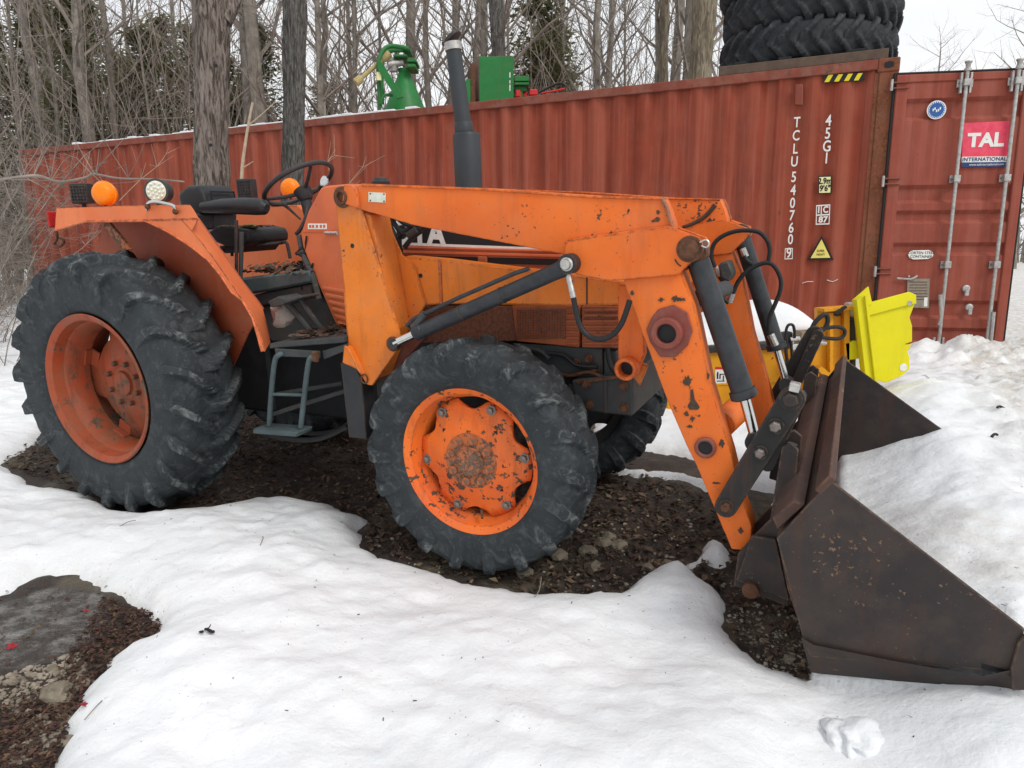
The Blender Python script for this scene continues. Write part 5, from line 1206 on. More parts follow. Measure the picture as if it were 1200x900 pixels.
def snow_t(x, y):
    sd = np.full(np.shape(x), 1e9)
    for P_q in MUD: sd = np.minimum(sd, sdist(x, y, P_q))
    sd = sd+.045*fbm(x*5, y*5, 4, 11)+.02*fbm(x*22, y*22, 3, 4)
    edge_h = .060+.05*fbm(x*1.7, y*1.7, 2, 77)+.01
    t = np.where(sd > 0, edge_h*(1-np.exp(-np.maximum(sd, 0)/.055)), np.maximum(sd, -.4)*.9)
    deep = .055*(1-np.exp(-np.maximum(sd, 0)/.6))
    u, v = Lxy(x, y)
    t = t+deep+np.where(sd > 0, 1, 0)*smooth(sd/.3)*(.035*fbm(x*.9, y*.9, 3, 21)+.020*fbm(x*2.6, y*3.4, 4, 31)+.020*fbm(x*6+y*3, y*8, 4, 5, .6)+.014*fbm(x*15, y*17, 3, 15, .6))
    t = t*(1-.6*smooth((u-3.3)/.4)*smooth((v+1.75)/.4)*(1-smooth((v+.9)/.1)))
    # bank of ploughed snow in the bucket and beyond it
    edge = smooth((v+.893)/(.03+.9*smooth((u-4.12)/.35)))*smooth((u-3.575)/.05)*(1-smooth((v-4.8)/1.6))
    far = 1-.45*smooth((v-1.6)/2.)
    lump = .05*fbm(x*3.2, y*3.2, 5, 41, .55)+.055*fbm(x*7, y*7, 4, 71, .62)*smooth((u-3.9)/.7)
    bank = (.22+.21*smooth((u-3.57)/.62))*far-.15*smooth((u-3.62)/.5)*(1-smooth((v-1.5)/2.5))+lump*np.clip((u-3.5)/.6, .25, 1)
    t = np.where(edge > 0, np.maximum(t*(1-edge)+bank*edge, t*(1-edge)), t)
    # small heap at the door
    dx, dy = x-4.15, y-6.25
    heap = .12*np.exp(-((dx/.7)**2+(dy/.42)**2))*(1+1.6*fbm(x*5, y*5, 4, 51))
    return t+heap+(.035*fbm(x*16, y*16, 3, 61)+.05*np.maximum(0, fbm(x*9, y*9, 3, 62)))*smooth((u-4.1)/.5)*smooth((v+.5)/.5)
def grid_mesh(name, xs, ys, fn, mat):
    X, Y = np.meshgrid(xs, ys); Z = fn(X, Y); V = np.stack([X, Y, Z], -1).reshape(-1, 3)
    nx, ny = len(xs), len(ys); i = np.arange(ny-1)[:, None]; j = np.arange(nx-1)[None, :]
    F = np.stack([i*nx+j, i*nx+j+1, (i+1)*nx+j+1, (i+1)*nx+j], -1).reshape(-1, 4)
    me = bpy.data.meshes.new(name); me.vertices.add(len(V)); me.vertices.foreach_set('co', V.reshape(-1).astype(np.float32))
    me.loops.add(F.size); me.loops.foreach_set('vertex_index', F.reshape(-1).astype(np.int32))
    me.polygons.add(len(F)); me.polygons.foreach_set('loop_start', np.arange(0, F.size, 4, dtype=np.int32)); me.polygons.foreach_set('loop_total', np.full(len(F), 4, dtype=np.int32))
    me.update(); me.validate(); me.shade_smooth(); me.materials.append(mat)
    return link(name, me)
def prog(a, d0, growth, end):
    o = [a]; d = d0
    while o[-1] < end: o.append(o[-1]+d); d *= growth
    return np.array(o)
def axis(lo, hi, d, g, far):
    mid = np.arange(lo, hi+d/2, d); r_ = prog(hi, d, g, far)[1:]; l_ = -prog(-lo, d, g, far)[1:][::-1]
    return np.concatenate([l_, mid, r_])
# mud and earth: one sheet out to the horizon
m_mud, t, b = newmat('wet_mud'); v = ocoord(t)
n1 = noise(t, v, 2.2, 5); n2 = noise(t, v, 16, 8, .7); n3 = noise(t, v, 70, 5, .65)
c1 = mix(t, fl(t, n2, .35, .65), (.014, .010, .008), (.060, .041, .030))
c1 = mix(t, fl(t, n1, .50, .62, 0, .8), c1, (.13, .105, .07))
c1 = mix(t, fl(t, n3, .6, .72, 0, .6), c1, (.16, .125, .095))
wa = N(t, 'ShaderNodeAttribute', attribute_name='wet').outputs['Fac']; wet = fl(t, mth(t, 'ADD', wa, mth(t, 'MULTIPLY', noise(t, v, 9, 6, .6, .8), .9)), .85, 1.15)
sl_ = mix(t, fl(t, noise(t, ocoord(t, (1, 1.8, 1)), 6, 8, .72, .2), .48, .66), (.045, .034, .026), (.26, .25, .235))
c1 = mix(t, wet, c1, sl_); rg = mth(t, 'SUBTRACT', fl(t, n2, .35, .65, .35, .9), mth(t, 'MULTIPLY', wet, .3))
L2 = t.links.new; L2(c1, b.inputs['Base Color']); L2(rg, b.inputs['Roughness']); b.inputs['Specular IOR Level'].default_value = .5
bump(t, b, mth(t, 'ADD', n2, n3), .9, .02)
far_snow = simple('trampled_ground', (.34, .31, .28), .9, 0, .35, 1.5, .3, col2=(.62, .62, .62))
ys = np.concatenate([np.arange(-3., 1.0, .10), prog(1.0, .024, 1.0, 6.4), prog(6.43, .03, 1.045, 400)])
xs = axis(-5.2, 5.2, .028, 1.06, 400)
WETP = gpoly([(-60, 704), (10, 700), (60, 686), (104, 690), (132, 704), (146, 716), (128, 732), (112, 746), (80, 764), (40, 776), (-60, 792)])
_mz = mud_z
def wet_f(x, y): return smooth(.5-sdist(x, y, WETP)/.12)
def mud_z(x, y):
    w_ = wet_f(x, y); return _mz(x, y)*(1-.8*w_)+.8*w_*(base_z(x, y)-.014)
ground = grid_mesh('ground', xs, ys, mud_z, m_mud)
co = np.empty(len(ground.data.vertices)*3, np.float32); ground.data.vertices.foreach_get('co', co); co = co.reshape(-1, 3)
ga = ground.data.attributes.new('wet', 'FLOAT', 'POINT'); ga.data.foreach_set('value', wet_f(co[:, 0], co[:, 1]).astype(np.float32)); tag(ground, 'dark wet leafy mud', kind='structure')
# snow
m_snow, t, b = newmat('old_snow'); v = ocoord(t)
n1 = noise(t, v, 1.3, 6, .65); n2 = noise(t, v, 9, 8, .7); n3 = noise(t, v, 60, 6, .7)
c1 = mix(t, fl(t, n1, .3, .7), (.70, .725, .745), (.84, .85, .865))
gx_ = N(t, 'ShaderNodeSeparateXYZ'); tcn = N(t, 'ShaderNodeTexCoord'); t.links.new(tcn.outputs['Object'], gx_.inputs[0])
at = N(t, 'ShaderNodeAttribute', attribute_name='dirt'); dirt = at.outputs['Fac']
dn = mth(t, 'MULTIPLY', dirt, fl(t, n2, .36, .66, .15, 1.))
c1 = mix(t, mth(t, 'MULTIPLY', dn, .85), c1, (.42, .37, .30))
c1 = mix(t, mth(t, 'MULTIPLY', fl(t, n3, .62, .68), fl(t, mth(t, 'ADD', dirt, n1), .45, 1.0, .06, .8)), c1, (.17, .13, .10))
vo = N(t, 'ShaderNodeTexVoronoi'); vo.inputs['Scale'].default_value = 34; t.links.new(v, vo.inputs['Vector'])
sp_ = mth(t, 'MULTIPLY', fl(t, vo.outputs['Distance'], .10, .06), fl(t, noise(t, v, 5, 3), .52, .6)); c1 = mix(t, mth(t, 'MULTIPLY', sp_, .75), c1, (.07, .055, .045))
t.links.new(c1, b.inputs['Base Color']); b.inputs['Roughness'].default_value = .75
b.inputs['Subsurface Weight'].default_value = .0
bump(t, b, mth(t, 'ADD', mth(t, 'MULTIPLY', noise(t, ocoord(t, (1, 1.4, 1)), 5, 5, .5, .15), 1.0), mth(t, 'ADD', mth(t, 'MULTIPLY', n2, .7), mth(t, 'MULTIPLY', mth(t, 'ADD', mth(t, 'MULTIPLY', noise(t, v, 24, 3, .5), .9), mth(t, 'MULTIPLY', n3, .35))))), .5, .035)
def snow_z(x, y): return base_z(x, y)-.02+snow_t(x, y)
snow = grid_mesh('snow', xs, ys, snow_z, m_snow); tag(snow, 'old white snow with melted edges', kind='structure')
co = np.empty(len(snow.data.vertices)*3, np.float32); snow.data.vertices.foreach_get('co', co); co = co.reshape(-1, 3)
X_, Y_ = co[:, 0], co[:, 1]; u_, v_ = Lxy(X_, Y_)
sdm = np.full(len(co), 1e9)
for P_q in MUD: sdm = np.minimum(sdm, sdist(X_, Y_, P_q))
dirt_ = np.clip(.55*np.exp(-np.maximum(sdm, 0)/.07), 0, 1)+.9*smooth((u_-4.0)/.9)*smooth((v_+.6)/1.2)*(.35+.9*(fbm(X_*1.4, Y_*1.4, 3, 3)+.35))
puddle = np.exp(-((X_+1.55)**2+(Y_-1.95)**2)/.06)
road = 1.2*smooth((X_-4.3)/.8)*smooth((Y_-5.6)/1.0)
dirt_ = dirt_+.5*smooth((u_-4.1)/.6)*smooth((v_-.2)/1.)+road*.85+.35*smooth((Y_-4.5)/2)*smooth((X_-1.0)/2)+.12*np.clip(fbm(X_*.8, Y_*.8, 3, 8)+.1, 0, 1)
dirt_ = np.clip(dirt_, 0, 1.1)
at = snow.data.attributes.new('dirt', 'FLOAT', 'POINT'); at.data.foreach_set('value', dirt_.astype(np.float32))
SNOWHEAP.data.materials.append(m_snow); ROOFSNOW.data.materials.append(m_snow)
def gz1(x, y): return float(mud_z(np.array([x]), np.array([y]))[0])
def sz1(x, y): return max(gz1(x, y), float(snow_z(np.array([x]), np.array([y]))[0]))

# meltwater and slush in the thawed patch
m_slush, t, b = newmat('slush_water'); v = ocoord(t); n1 = noise(t, v, 7, 6, .65, 1.5); n2 = noise(t, v, 40, 5)
c1 = mix(t, fl(t, n1, .42, .58), (.045, .034, .026), (.12, .10, .08)); c1 = mix(t, fl(t, noise(t, ocoord(t, (1, 2, 1)), 4, 6, .6, 1.), .52, .66, 0, .85), c1, (.42, .42, .41))
t.links.new(c1, b.inputs['Base Color']); t.links.new(fl(t, n1, .42, .6, .08, .55), b.inputs['Roughness']); b.inputs['Specular IOR Level'].default_value = .5; bump(t, b, n1, .15, .01)
wp = [G(*p) for p in ((-40, 704), (10, 700), (60, 690), (100, 694), (128, 704), (150, 716), (140, 728), (118, 740), (98, 760), (60, 772), (20, 786), (-40, 800))]
wz = max(p.z for p in wp)*.35+min(p.z for p in wp)*.65; wc = sum(wp, Vector())/len(wp)
wv = [(wc.x, wc.y, wz)]+[(p.x, p.y, wz) for p in wp]
if False: o = MB().add([(a_[0], a_[1], float(base_z(np.array([a_[0]]), np.array([a_[1]]))[0])-.004) for a_ in wv], [(0, 1+i, 1+(i+1) % len(wp)) for i in range(len(wp))]).build('slush_water', m_slush)
# leaves, gravel and stones lying in the mud
def pts_in(poly_px, n, f=None):
    P_q = gpoly(poly_px); lo, hi = P_q.min(0), P_q.max(0); out_ = []
    while len(out_) < n:
        q = rng.uniform(lo, hi, (n*3, 2)); k = sdist(q[:, 0], q[:, 1], P_q) < 0; out_ += [tuple(a) for a in q[k]]
    return out_[:n]
def scatter_leaves(name, pts, smin, smax, mat, label=None):
    X = np.array([p[0] for p in pts]); Y = np.array([p[1] for p in pts]); Z = mud_z(X, Y); S = snow_z(X, Y); ok = S < Z+.012
    X, Y, Z = X[ok], Y[ok], Z[ok]; n = len(X); a = rng.random(n)*6.28; s = rng.uniform(smin, smax, n); tl_ = rng.uniform(-.5, .5, n); rl = rng.uniform(-.5, .5, n)
    e1 = np.stack([np.cos(a), np.sin(a), tl_], -1)*s[:, None]; e2 = np.stack([-np.sin(a), np.cos(a), rl], -1)*(s*.55)[:, None]; c = np.stack([X, Y, Z+.008+rng.random(n)*.015], -1)
    lift = np.zeros((n, 3)); lift[:, 2] = s*rng.uniform(-.2, .5, n)
    V = np.stack([c-e1, c-e2*.9-e1*.2+lift, c+e1*1.1, c+e2+e1*.15+lift], 1).reshape(-1, 3); F = (np.arange(n)[:, None]*4+np.array([[0, 1, 2, 3]]))
    F = np.concatenate([F[:, [0, 1, 2]], F[:, [0, 2, 3]]]); me = bpy.data.meshes.new(name); me.from_pydata(V.tolist(), [], F.tolist()); me.update(); me.materials.append(mat)
    o = link(name, me); tag(o, label, kind='stuff'); return o
big_area = [(0, 540), (120, 590), (300, 590), (430, 605), (430, 645), (600, 697), (720, 694), (850, 700), (860, 755), (950, 800), (1180, 812), (980, 640), (880, 600), (700, 530), (690, 480), (300, 450), (20, 500)]
scatter_leaves('leaf_litter', pts_in(big_area, 14000), .007, .026, m_leafy, 'dead brown leaves matted in the mud')
scatter_leaves('leaf_litter', pts_in([(120, 700), (190, 720), (185, 760), (110, 790), (60, 905), (-80, 930), (-60, 850), (60, 800)], 2600)+pts_in([(-60, 690), (190, 690), (190, 760), (60, 905), (-80, 930)], 260), .004, .014, leaf_mat('red_brown_leaf', [(.028, .018, .015), (.07, .030, .024), (.045, .03, .021), (.10, .05, .034), (.04, .022, .018), (.15, .10, .055)], 0), 'dark red and brown leaves in the thawed patch')
def rock_mesh(name, r, seed, mat, sub=1):
    bm = bmesh.new(); bmesh.ops.create_icosphere(bm, subdivisions=sub, radius=r)
    for v_q in bm.verts:
        k = 1+.45*mnoise.noise(v_q.co/r*1.1+Vector((seed*3.1, seed, 0)))+.28*mnoise.noise(v_q.co/r*2.7+Vector((seed, 2, 0))); v_q.co *= k; v_q.co.z *= .65
    me = bpy.data.meshes.new(name); bm.to_mesh(me); bm.free(); me.materials.append(mat); return me
m_stone = simple('pale_stone', (.15, .125, .09), .9, 0, .35, 30, .8, col2=(.27, .235, .18))
m_gravel = simple('gravel', (.20, .165, .125), .9, 0, .5, 14, .3, col2=(.38, .33, .26))
gv = MB(); tmpl = [rock_mesh('tmp', 1, s, None, 1) for s in range(4)]
tv = [[tuple(v_q.co) for v_q in m_.vertices] for m_ in tmpl]; tf = [[tuple(p.vertices) for p in m_.polygons] for m_ in tmpl]
def add_gravel(mbx, pts, rmin, rmax):
    X = np.array([p[0] for p in pts]); Y = np.array([p[1] for p in pts]); Z = mud_z(X, Y); S = snow_z(X, Y)
    for x, y, z, s in zip(X, Y, Z, S):
        if s > z+.01: continue
        k = random.randrange(4); r = rmin+(rmax-rmin)*random.random()**2.5; a = random.random()*6.28; ca, sa = math.cos(a), math.sin(a)
        mbx.add([(x+(vx*ca-vy*sa)*r, y+(vx*sa+vy*ca)*r, z+vz*r+r*.15) for vx, vy, vz in tv[k]], tf[k])
add_gravel(gv, pts_in([(600, 640), (700, 600), (800, 600), (850, 640), (850, 690), (740, 690), (640, 698)], 260), .003, .016)
add_gravel(gv, pts_in([(850, 700), (1000, 790), (1180, 812), (1000, 806), (900, 785), (850, 730)], 260), .003, .010)
add_gravel(gv, pts_in([(855, 680), (930, 700), (960, 800), (880, 770)], 160), .004, .012)
add_gravel(gv, pts_in([(420, 560), (500, 600), (560, 690), (430, 650)], 120), .004, .013)
add_gravel(gv, pts_in([(30, 780), (90, 760), (110, 790), (80, 820), (10, 830), (-20, 800)], 520), .004, .017)
add_gravel(gv, pts_in([(20, 840), (90, 820), (60, 880), (0, 905)], 260), .004, .013)
add_gravel(gv, pts_in(big_area, 400), .003, .010)
tag(gv.build('gravel', m_gravel), 'loose gravel scattered in the mud', kind='stuff')
for i, (px, py, r, lab) in enumerate(((690, 650, .050, 'pale stone wedged against the foot of the front tyre'), (706, 640, .045, 'pale stone nearest the tread right of the front tyre'), (712, 632, .04, 'small pale stone above the others beside the front tyre'), (724, 640, .045, 'rightmost pale stone of the group by the front tyre'), (697, 663, .03, 'flat little stone in front of the group by the front tyre'), (614, 668, .045, 'dark round stone in front of the bottom of the front tyre'), (655, 652, .045, 'grey stone tucked under the right edge of the front tyre'), (760, 664, .03, 'small pale stone at the tip of the snow tongue'), (784, 662, .035, 'pale stone on the edge of the snow tongue'), (66, 812, .055, 'largest yellowish stone in the thawed patch at the lower left'), (96, 800, .025, 'small yellowish stone right of the largest one at the lower left'), (78, 868, .02, 'small pale stone near the bottom of the thawed patch'), (62, 780, .022, 'yellowish stone above the largest one at the lower left'), (1010, 800, .02, 'small pale stone in front of the bucket'), (925, 772, .022, 'small stone by the lower back corner of the bucket'))):
    p = G(px, py); o = link('stone', rock_mesh('stone', r, i+3, m_stone, 2)); o.location = (p.x, p.y, sz1(p.x, p.y)+r*.2); tag(o, lab, 'stone', 'loose stones')
# red leaves, twigs and scraps on the snow
def leaf_shape(r):
    vs = [(0, 0, .004)]; n = 14
    for i in range(n):
        a = 2*math.pi*i/n; q = r*(1 if i % 2 else .55)*(1.1 if i in (3, 4) else 1); vs.append((q*math.cos(a), q*math.sin(a), .006+.25*r*math.sin(a*2)))
    return MB().add(vs, [(0, 1+i, 1+(i+1) % n) for i in range(n)])
m_rleaf = simple('red_leaf', (.30, .02, .03), .7, 0, .3, 30, .1)
for px, py, r, lab in ((14, 757, .022, 'bright red leaf on the slush at the left edge'), (111, 738, .022, 'curled red leaf in the thawed patch'), (98, 716, .02, 'dull red leaf near the top of the thawed patch'), (98, 842, .018, 'reddish leaf on the snow edge near the bottom left')):
    p = G(px, py); o = leaf_shape(r).build('red_leaf', m_rleaf); o.location = (p.x, p.y, sz1(p.x, p.y)+.006); o.rotation_euler = (.2, -.2, px); tag(o, lab, 'leaf', 'red leaves')
for px, py, lab in ((247, 776, 'black scrap of bark on the open snow at lower left'), (114, 850, 'short dark twig on the snow beside the thawed patch'), (310, 664, 'small dark leaf on the snow above the piece of bark'), (632, 704, 'thin black twig standing in the snow below the front wheel'), (152, 637, 'tiny twig on the snow left of the rear wheel'), (1085, 443, 'dark twig sticking out of the heap by the door'), (1172, 480, 'black clod on the snow bank right of the yellow wing'), (1166, 513, 'lower black clod on the snow bank'), (1075, 780, 'wood chip by the bucket')):
    if 'wood chip' in lab: continue
    p = G(px, py); z = sz1(p.x, p.y); q = MB(); r0 = .012 if 'clod' in lab or 'scrap' in lab else .0035
    if px > 1000:
        r_ = ray(px, py); tt_ = .3
        for k in range(400):
            tt_ = (1.5+k*.02)/r_.y; w_ = CAM+r_*tt_
            if w_.z < float(snow_z(np.array([w_.x]), np.array([w_.y]))[0]): break
        p = w_; z = p.z
    L_ = .045 if r0 < .01 else .02; a = random.random()*3
    q.tube([(-L_*math.cos(a), -L_*math.sin(a), 0), (0, .006, .012), (L_*math.cos(a+.3), L_*math.sin(a+.3), .006 if 'standing' not in lab else .05)], [r0*.6, r0, r0*.5], 6, 3)
    if 'scrap' in lab:
        q = MB()
        for k in range(5): q.add([((-.02+.010*k)+vx*.010, .006*((k*7) % 4-1.5)+vy*.008, .003+vz*.007) for vx, vy, vz in tv[k % 4]], tf[k % 4])
        q.tube([(0, .0, .008), (.004, .016, .018)], [.0025, .0015], 5, 0)
    o = q.build('twig' if r0 < .01 else 'dark_scrap', m_decal if r0 > .01 else m_twig); o.location = (p.x, p.y, z+.006); tag(o, lab, 'twig' if r0 < .01 else 'scrap')
for px, py, r in ():
    pass
sp = MB()
for p in pts_in([(0, 610), (400, 610), (850, 720), (1190, 830), (1190, 899), (100, 899), (200, 720)], 70):
    r = random.uniform(.001, .003); z = sz1(*p); a = random.random()*6; l_ = random.uniform(.002, .012)
    sp.tube([(p[0], p[1], z+.002), (p[0]+l_*math.cos(a), p[1]+l_*math.sin(a), z+.004)], r*.6, 4, 0)
tag(sp.build('litter_specks', m_leafy), 'dark specks of plant litter on the snow', kind='stuff')
# a lump of ice at the bottom right
o = link('snow_lump', rock_mesh('snow_lump', .10, 5, m_snow, 4)); o.data.shade_smooth(); p = G(1008, 872); o.location = (p.x, p.y, sz1(p.x, p.y)-.025); o.rotation_euler = (.1, .15, .6); o.scale = (1.25, .9, .8); tag(o, 'rounded lump of snow at the bottom edge right of centre', 'snow lump')

# ------------------------------------------------------------------ trees
def grow(seed, H, r0, nb, start, spread=.5, up=.75, lean=.03, sub=5, tw=4, sides=(7, 4, 3, 3), blen=.30, wob=.04):
    rr = random.Random(seed); tr, br = MB(), MB(); n = 12
    P_ = []; x = y = 0.; lx, ly = rr.uniform(-lean, lean), rr.uniform(-lean, lean)
    for i in range(n+1):
        t_ = i/n; P_.append(Vector((x, y, H*t_))); x += lx*H/n+rr.uniform(-wob, wob)*H/n; y += ly*H/n+rr.uniform(-wob, wob)*H/n
    rad = [r0*(1-.93*(i/n)**.9)*(1.25 if i == 0 else 1) for i in range(n+1)]
    tr.tube(P_, rad, sides[0], 0)
    def at(t_): 
        k = min(n-1, int(t_*n)); f = t_*n-k; return P_[k].lerp(P_[k+1], f), rad[k]*(1-f)+rad[k+1]*f
    def branch(p, d, ln, r, lvl):
        m_ = 4 if lvl == 1 else (3 if lvl == 2 else 2); pts = [p]; q = p.copy(); dd = d.copy()
        for i in range(m_):
            dd = (dd+Vector((rr.uniform(-.28, .28), rr.uniform(-.28, .28), rr.uniform(-.12, .26)))).normalized(); q = q+dd*ln/m_; pts.append(q.copy())
        br.tube(pts, [r, r*.25], sides[lvl], 0)
        if lvl < 3:
            cnt = sub if lvl == 1 else tw
            for k in range(cnt):
                t_ = .25+.75*(k+rr.random())/cnt; i = min(m_-1, int(t_*m_)); b0 = pts[i].lerp(pts[i+1], t_*m_-i)
                d0 = (pts[i+1]-pts[i]).normalized(); s_ = Vector((rr.gauss(0, 1), rr.gauss(0, 1), rr.gauss(.2, .8))).normalized()
                branch(b0, (d0*.7+s_*.75).normalized(), ln*rr.uniform(.28, .5), r*.42*(1-.4*t_), lvl+1)
    for k in range(nb):
        t_ = start+(1-start)*(k+rr.random())/nb; p, r = at(min(.985, t_)); a = k*2.4+rr.random(); e = up+rr.uniform(-.25, .25)
        branch(p, Vector((math.cos(a)*spread*1.4, math.sin(a)*spread*1.4, e)).normalized(), H*blen*(1.1-.7*t_)*rr.uniform(.6, 1.2), r*rr.uniform(.25, .5)+.006, 1)
    return tr, br
def copy_tree(root, loc, rz, s, label, group):
    c = root.copy(); C.objects.link(c); c.location = loc; c.rotation_euler = (0, 0, rz); c.scale = (s, s, s); c['label'] = label
    if group: c['group'] = group
    for ch in list(root.children):
        d = ch.copy(); C.objects.link(d); d.parent = c
    return c
def make_tree(name, tr, br, label, cat, group, mt, mbm, brname='crown'):
    root = empty(name, label, cat, group); tr.build('trunk', mt, root); br.build(brname, mbm, root); return root
FL = 'tall thin bare grey tree in the woods behind the container'; FG = 'bare trees of the woods behind the container'
protos = []
for i, (H, r0, nb, st_) in enumerate(((14, .10, 34, .10), (16, .14, 30, .2), (12, .07, 34, .08), (15, .17, 26, .28), (13, .085, 40, .1), (10, .05, 30, .06))):
    tr, br = grow(100+i, H, r0, nb, st_, .5, .8, .04, 5, 3, blen=.22, wob=.07); protos.append(make_tree('bare_tree', tr, br, FL, 'tree', FG, m_bark_f, m_twig))
rt = random.Random(12)
spots = []
def behind(px, Y): r_ = ray(px, 300); return (r_.x/r_.y*Y, Y)
_rm = rt
cols = [(-60, 13.5), (8, 14.5), (30, 17), (52, 15.2), (75, 19), (90, 16), (112, 15), (128, 22), (150, 16.5), (168, 20), (186, 15.5), (205, 18), (222, 24), (275, 14.5), (292, 17), (308, 21), (322, 15), (372, 14), (384, 17), (398, 13.4), (415, 19), (428, 15.5), (446, 16), (462, 12.8), (490, 18), (508, 14.2), (524, 21), (540, 16.5), (560, 19), (580, 14.2), (592, 13.6), (612, 17.5), (628, 22), (644, 19), (660, 16), (685, 13), (694, 14.5), (712, 20), (730, 17), (748, 14), (762, 12.6), (778, 18), (795, 15), (822, 21), (850, 17), (-20, 20), (240, 19), (350, 18), (600, 26), (700, 27), (400, 27), (500, 28), (300, 28), (180, 28), (60, 27), (760, 26), (840, 24), (100, 34), (450, 36), (650, 35), (550, 33), (250, 36), (0, 33), (350, 33), (-120, 16), (-150, 22), (-200, 18), (735, 32), (800, 33)]
first = [True]*len(protos)
for k, (px, Y) in enumerate(cols):
    if k % 4 == 3: continue
    x, y = behind(px, Y); i = rt.randrange(len(protos)); z = float(base_z(np.array([x]), np.array([y]))[0])-.1; s = rt.uniform(.8, 1.25)
    if first[i]: o = protos[i]; o.location = (x, y, z); o.rotation_euler = (0, 0, rt.random()*6.28); o.scale = (s, s, s); first[i] = False
    else: copy_tree(protos[i], (x, y, z), rt.random()*6.28, s, FL, FG)
for i in range(len(protos)):
    if first[i]: bpy.data.objects.remove(protos[i])
def region(px):
    for lim, txt in ((-10, 'beyond the left edge'), (60, 'at the far left corner of the container'), (130, 'above the left end of the container'), (222, 'left of the shaggy trunk'), (330, 'between the shaggy trunk and the grey trunk'), (430, 'between the grey trunk and the cone spreader'), (515, 'behind the cone spreader'), (605, 'behind the green box'), (700, 'right of the green box'), (770, 'left of the slender tan trunk'), (900, 'behind the stout tan trunk')):
        if px <= lim: return txt
    return 'far right'
def px_of(o):
    p = o.matrix_basis.translation; return 600+FPX*p.x/p.y
tl_n = {}
for o in list(C.objects):
    if o.get('category') == 'tree' and o.get('group') == FG:
        Y = o.location.y; row = 'near' if Y < 15.3 else ('middle' if Y < 19.5 else ('back' if Y < 29 else 'farthest'))
        r0 = {ch.data.name: 1 for ch in o.children}; wd_ = max(ch.dimensions.x for ch in o.children if ch.name.startswith('trunk')); 
        sz = 'stout' if o.dimensions.x > 99 else ('tall' if o.scale.x > 1.08 else ('slim' if o.scale.x > .94 else 'small'))
        o['label'] = f'{sz} bare tree, {row} row, {region(px_of(o))}'
# dense undergrowth of saplings behind the container, too fine to count: several thickets of thin stems
def thicket(seed, n, w_, h0, h1, nm='thicket'):
    rr = random.Random(seed); m_ = MB()
    for i in range(n):
        x, y = rr.uniform(-w_, w_), rr.uniform(-1.2, 1.2); h = rr.uniform(h0, h1); p = Vector((x, y, 0)); d = Vector((rr.uniform(-.18, .18), rr.uniform(-.1, .1), 1)); pts = [p]
        for k in range(5): d = (d+Vector((rr.uniform(-.15, .15), rr.uniform(-.15, .15), 0))).normalized(); p = p+d*h/5; pts.append(p.copy())
        r = rr.uniform(.008, .022); m_.tube(pts, [r, r*.25], 4, 0)
        for k in range(rr.randint(5, 9)):
            j = rr.randint(1, 4); b0 = pts[j].lerp(pts[j+1], rr.random()); a = rr.random()*6.28; l_ = h*rr.uniform(.10, .28); e = Vector((math.cos(a)*.7, math.sin(a)*.7, rr.uniform(.2, 1))).normalized()
            c_ = b0+e*l_*.5+Vector((0, 0, .03)); t2 = b0+e*l_+Vector((rr.uniform(-.1, .1), 0, .1)); m_.tube([b0, c_, t2], [r*.4, r*.12], 3, 0)
            for q in range(3): e2 = (e+Vector((rr.uniform(-.8, .8), rr.uniform(-.8, .8), rr.uniform(-.3, .8)))).normalized(); m_.tube([c_, c_+e2*l_*.5], [r*.2, r*.08], 3, 0)
    return m_.mesh(nm, m_twig)
th = [thicket(s, 26, 2.6, 3., 7.5) for s in (1, 2, 3)]
for k, (px, Y) in enumerate(((-60, 14), (20, 15), (95, 14.6), (180, 15.6), (260, 16), (330, 15), (400, 16), (470, 14.5), (545, 16), (620, 15), (690, 14.5), (760, 13.8), (820, 15), (60, 20), (220, 21), (380, 21), (520, 20), (660, 20), (780, 19))):
    x, y = behind(px, Y); o = link('undergrowth', th[k % 3]); o.location = (x, y, float(base_z(np.array([x]), np.array([y]))[0])); o.rotation_euler = (0, 0, rt.uniform(-.5, .5)+(math.pi if k % 2 else 0)); tag(o, 'thin bare saplings crowding behind the container', kind='stuff')
# cedars
def cedar(seed, H, rad, dens=11000):
    rr = np.random.default_rng(seed); tr = MB(); tr.tube([(0, 0, 0), (.05, 0, H*.5), (0, 0, H)], [.12, .02], 6, 2)
    n = dens; nsp = 170
    sz = rr.uniform(.08, .97, nsp); sa = rr.random(nsp)*6.28; env = rad*(1-sz)**.75*rr.uniform(.45, 1.15, nsp)+.08
    V = []; F = []
    for i in range(nsp):
        m_ = int(n/nsp)
        for k in range(m_):
            t_ = rr.random()**.6; r = env[i]*t_; c = np.array([math.cos(sa[i])*r, math.sin(sa[i])*r, sz[i]*H+.35*t_*env[i]-.25*t_*t_*env[i]])+rr.normal(0, .05+.09*t_, 3)
            a = rr.random()*6.28; s = rr.uniform(.04, .11); e1 = np.array([math.cos(a), math.sin(a), rr.uniform(-.5, .3)])*s; e2 = np.array([-math.sin(a), math.cos(a), rr.uniform(-.8, .8)])*s*.35
            b_ = len(V); V += [c-e1, c-e2, c+e1, c+e2]; F.append((b_, b_+1, b_+2, b_+3))
    me = bpy.data.meshes.new('crown'); me.from_pydata([tuple(v_q) for v_q in V], [], F); me.materials.append(m_cedar)
    return tr, me
cds = []
CL_ = 'dark green cedar standing among the bare trees behind the container'; CG_ = 'cedars behind the container'
for s, H, rad in ((1, 6.5, 1.25), (2, 8, 1.5), (3, 5.2, 1.1)):
    tr, me = cedar(s, H, rad); root = empty('cedar_tree', CL_, 'cedar', CG_); tr.build('trunk', m_bark_f, root); link('crown', me, None, root); cds.append(root)
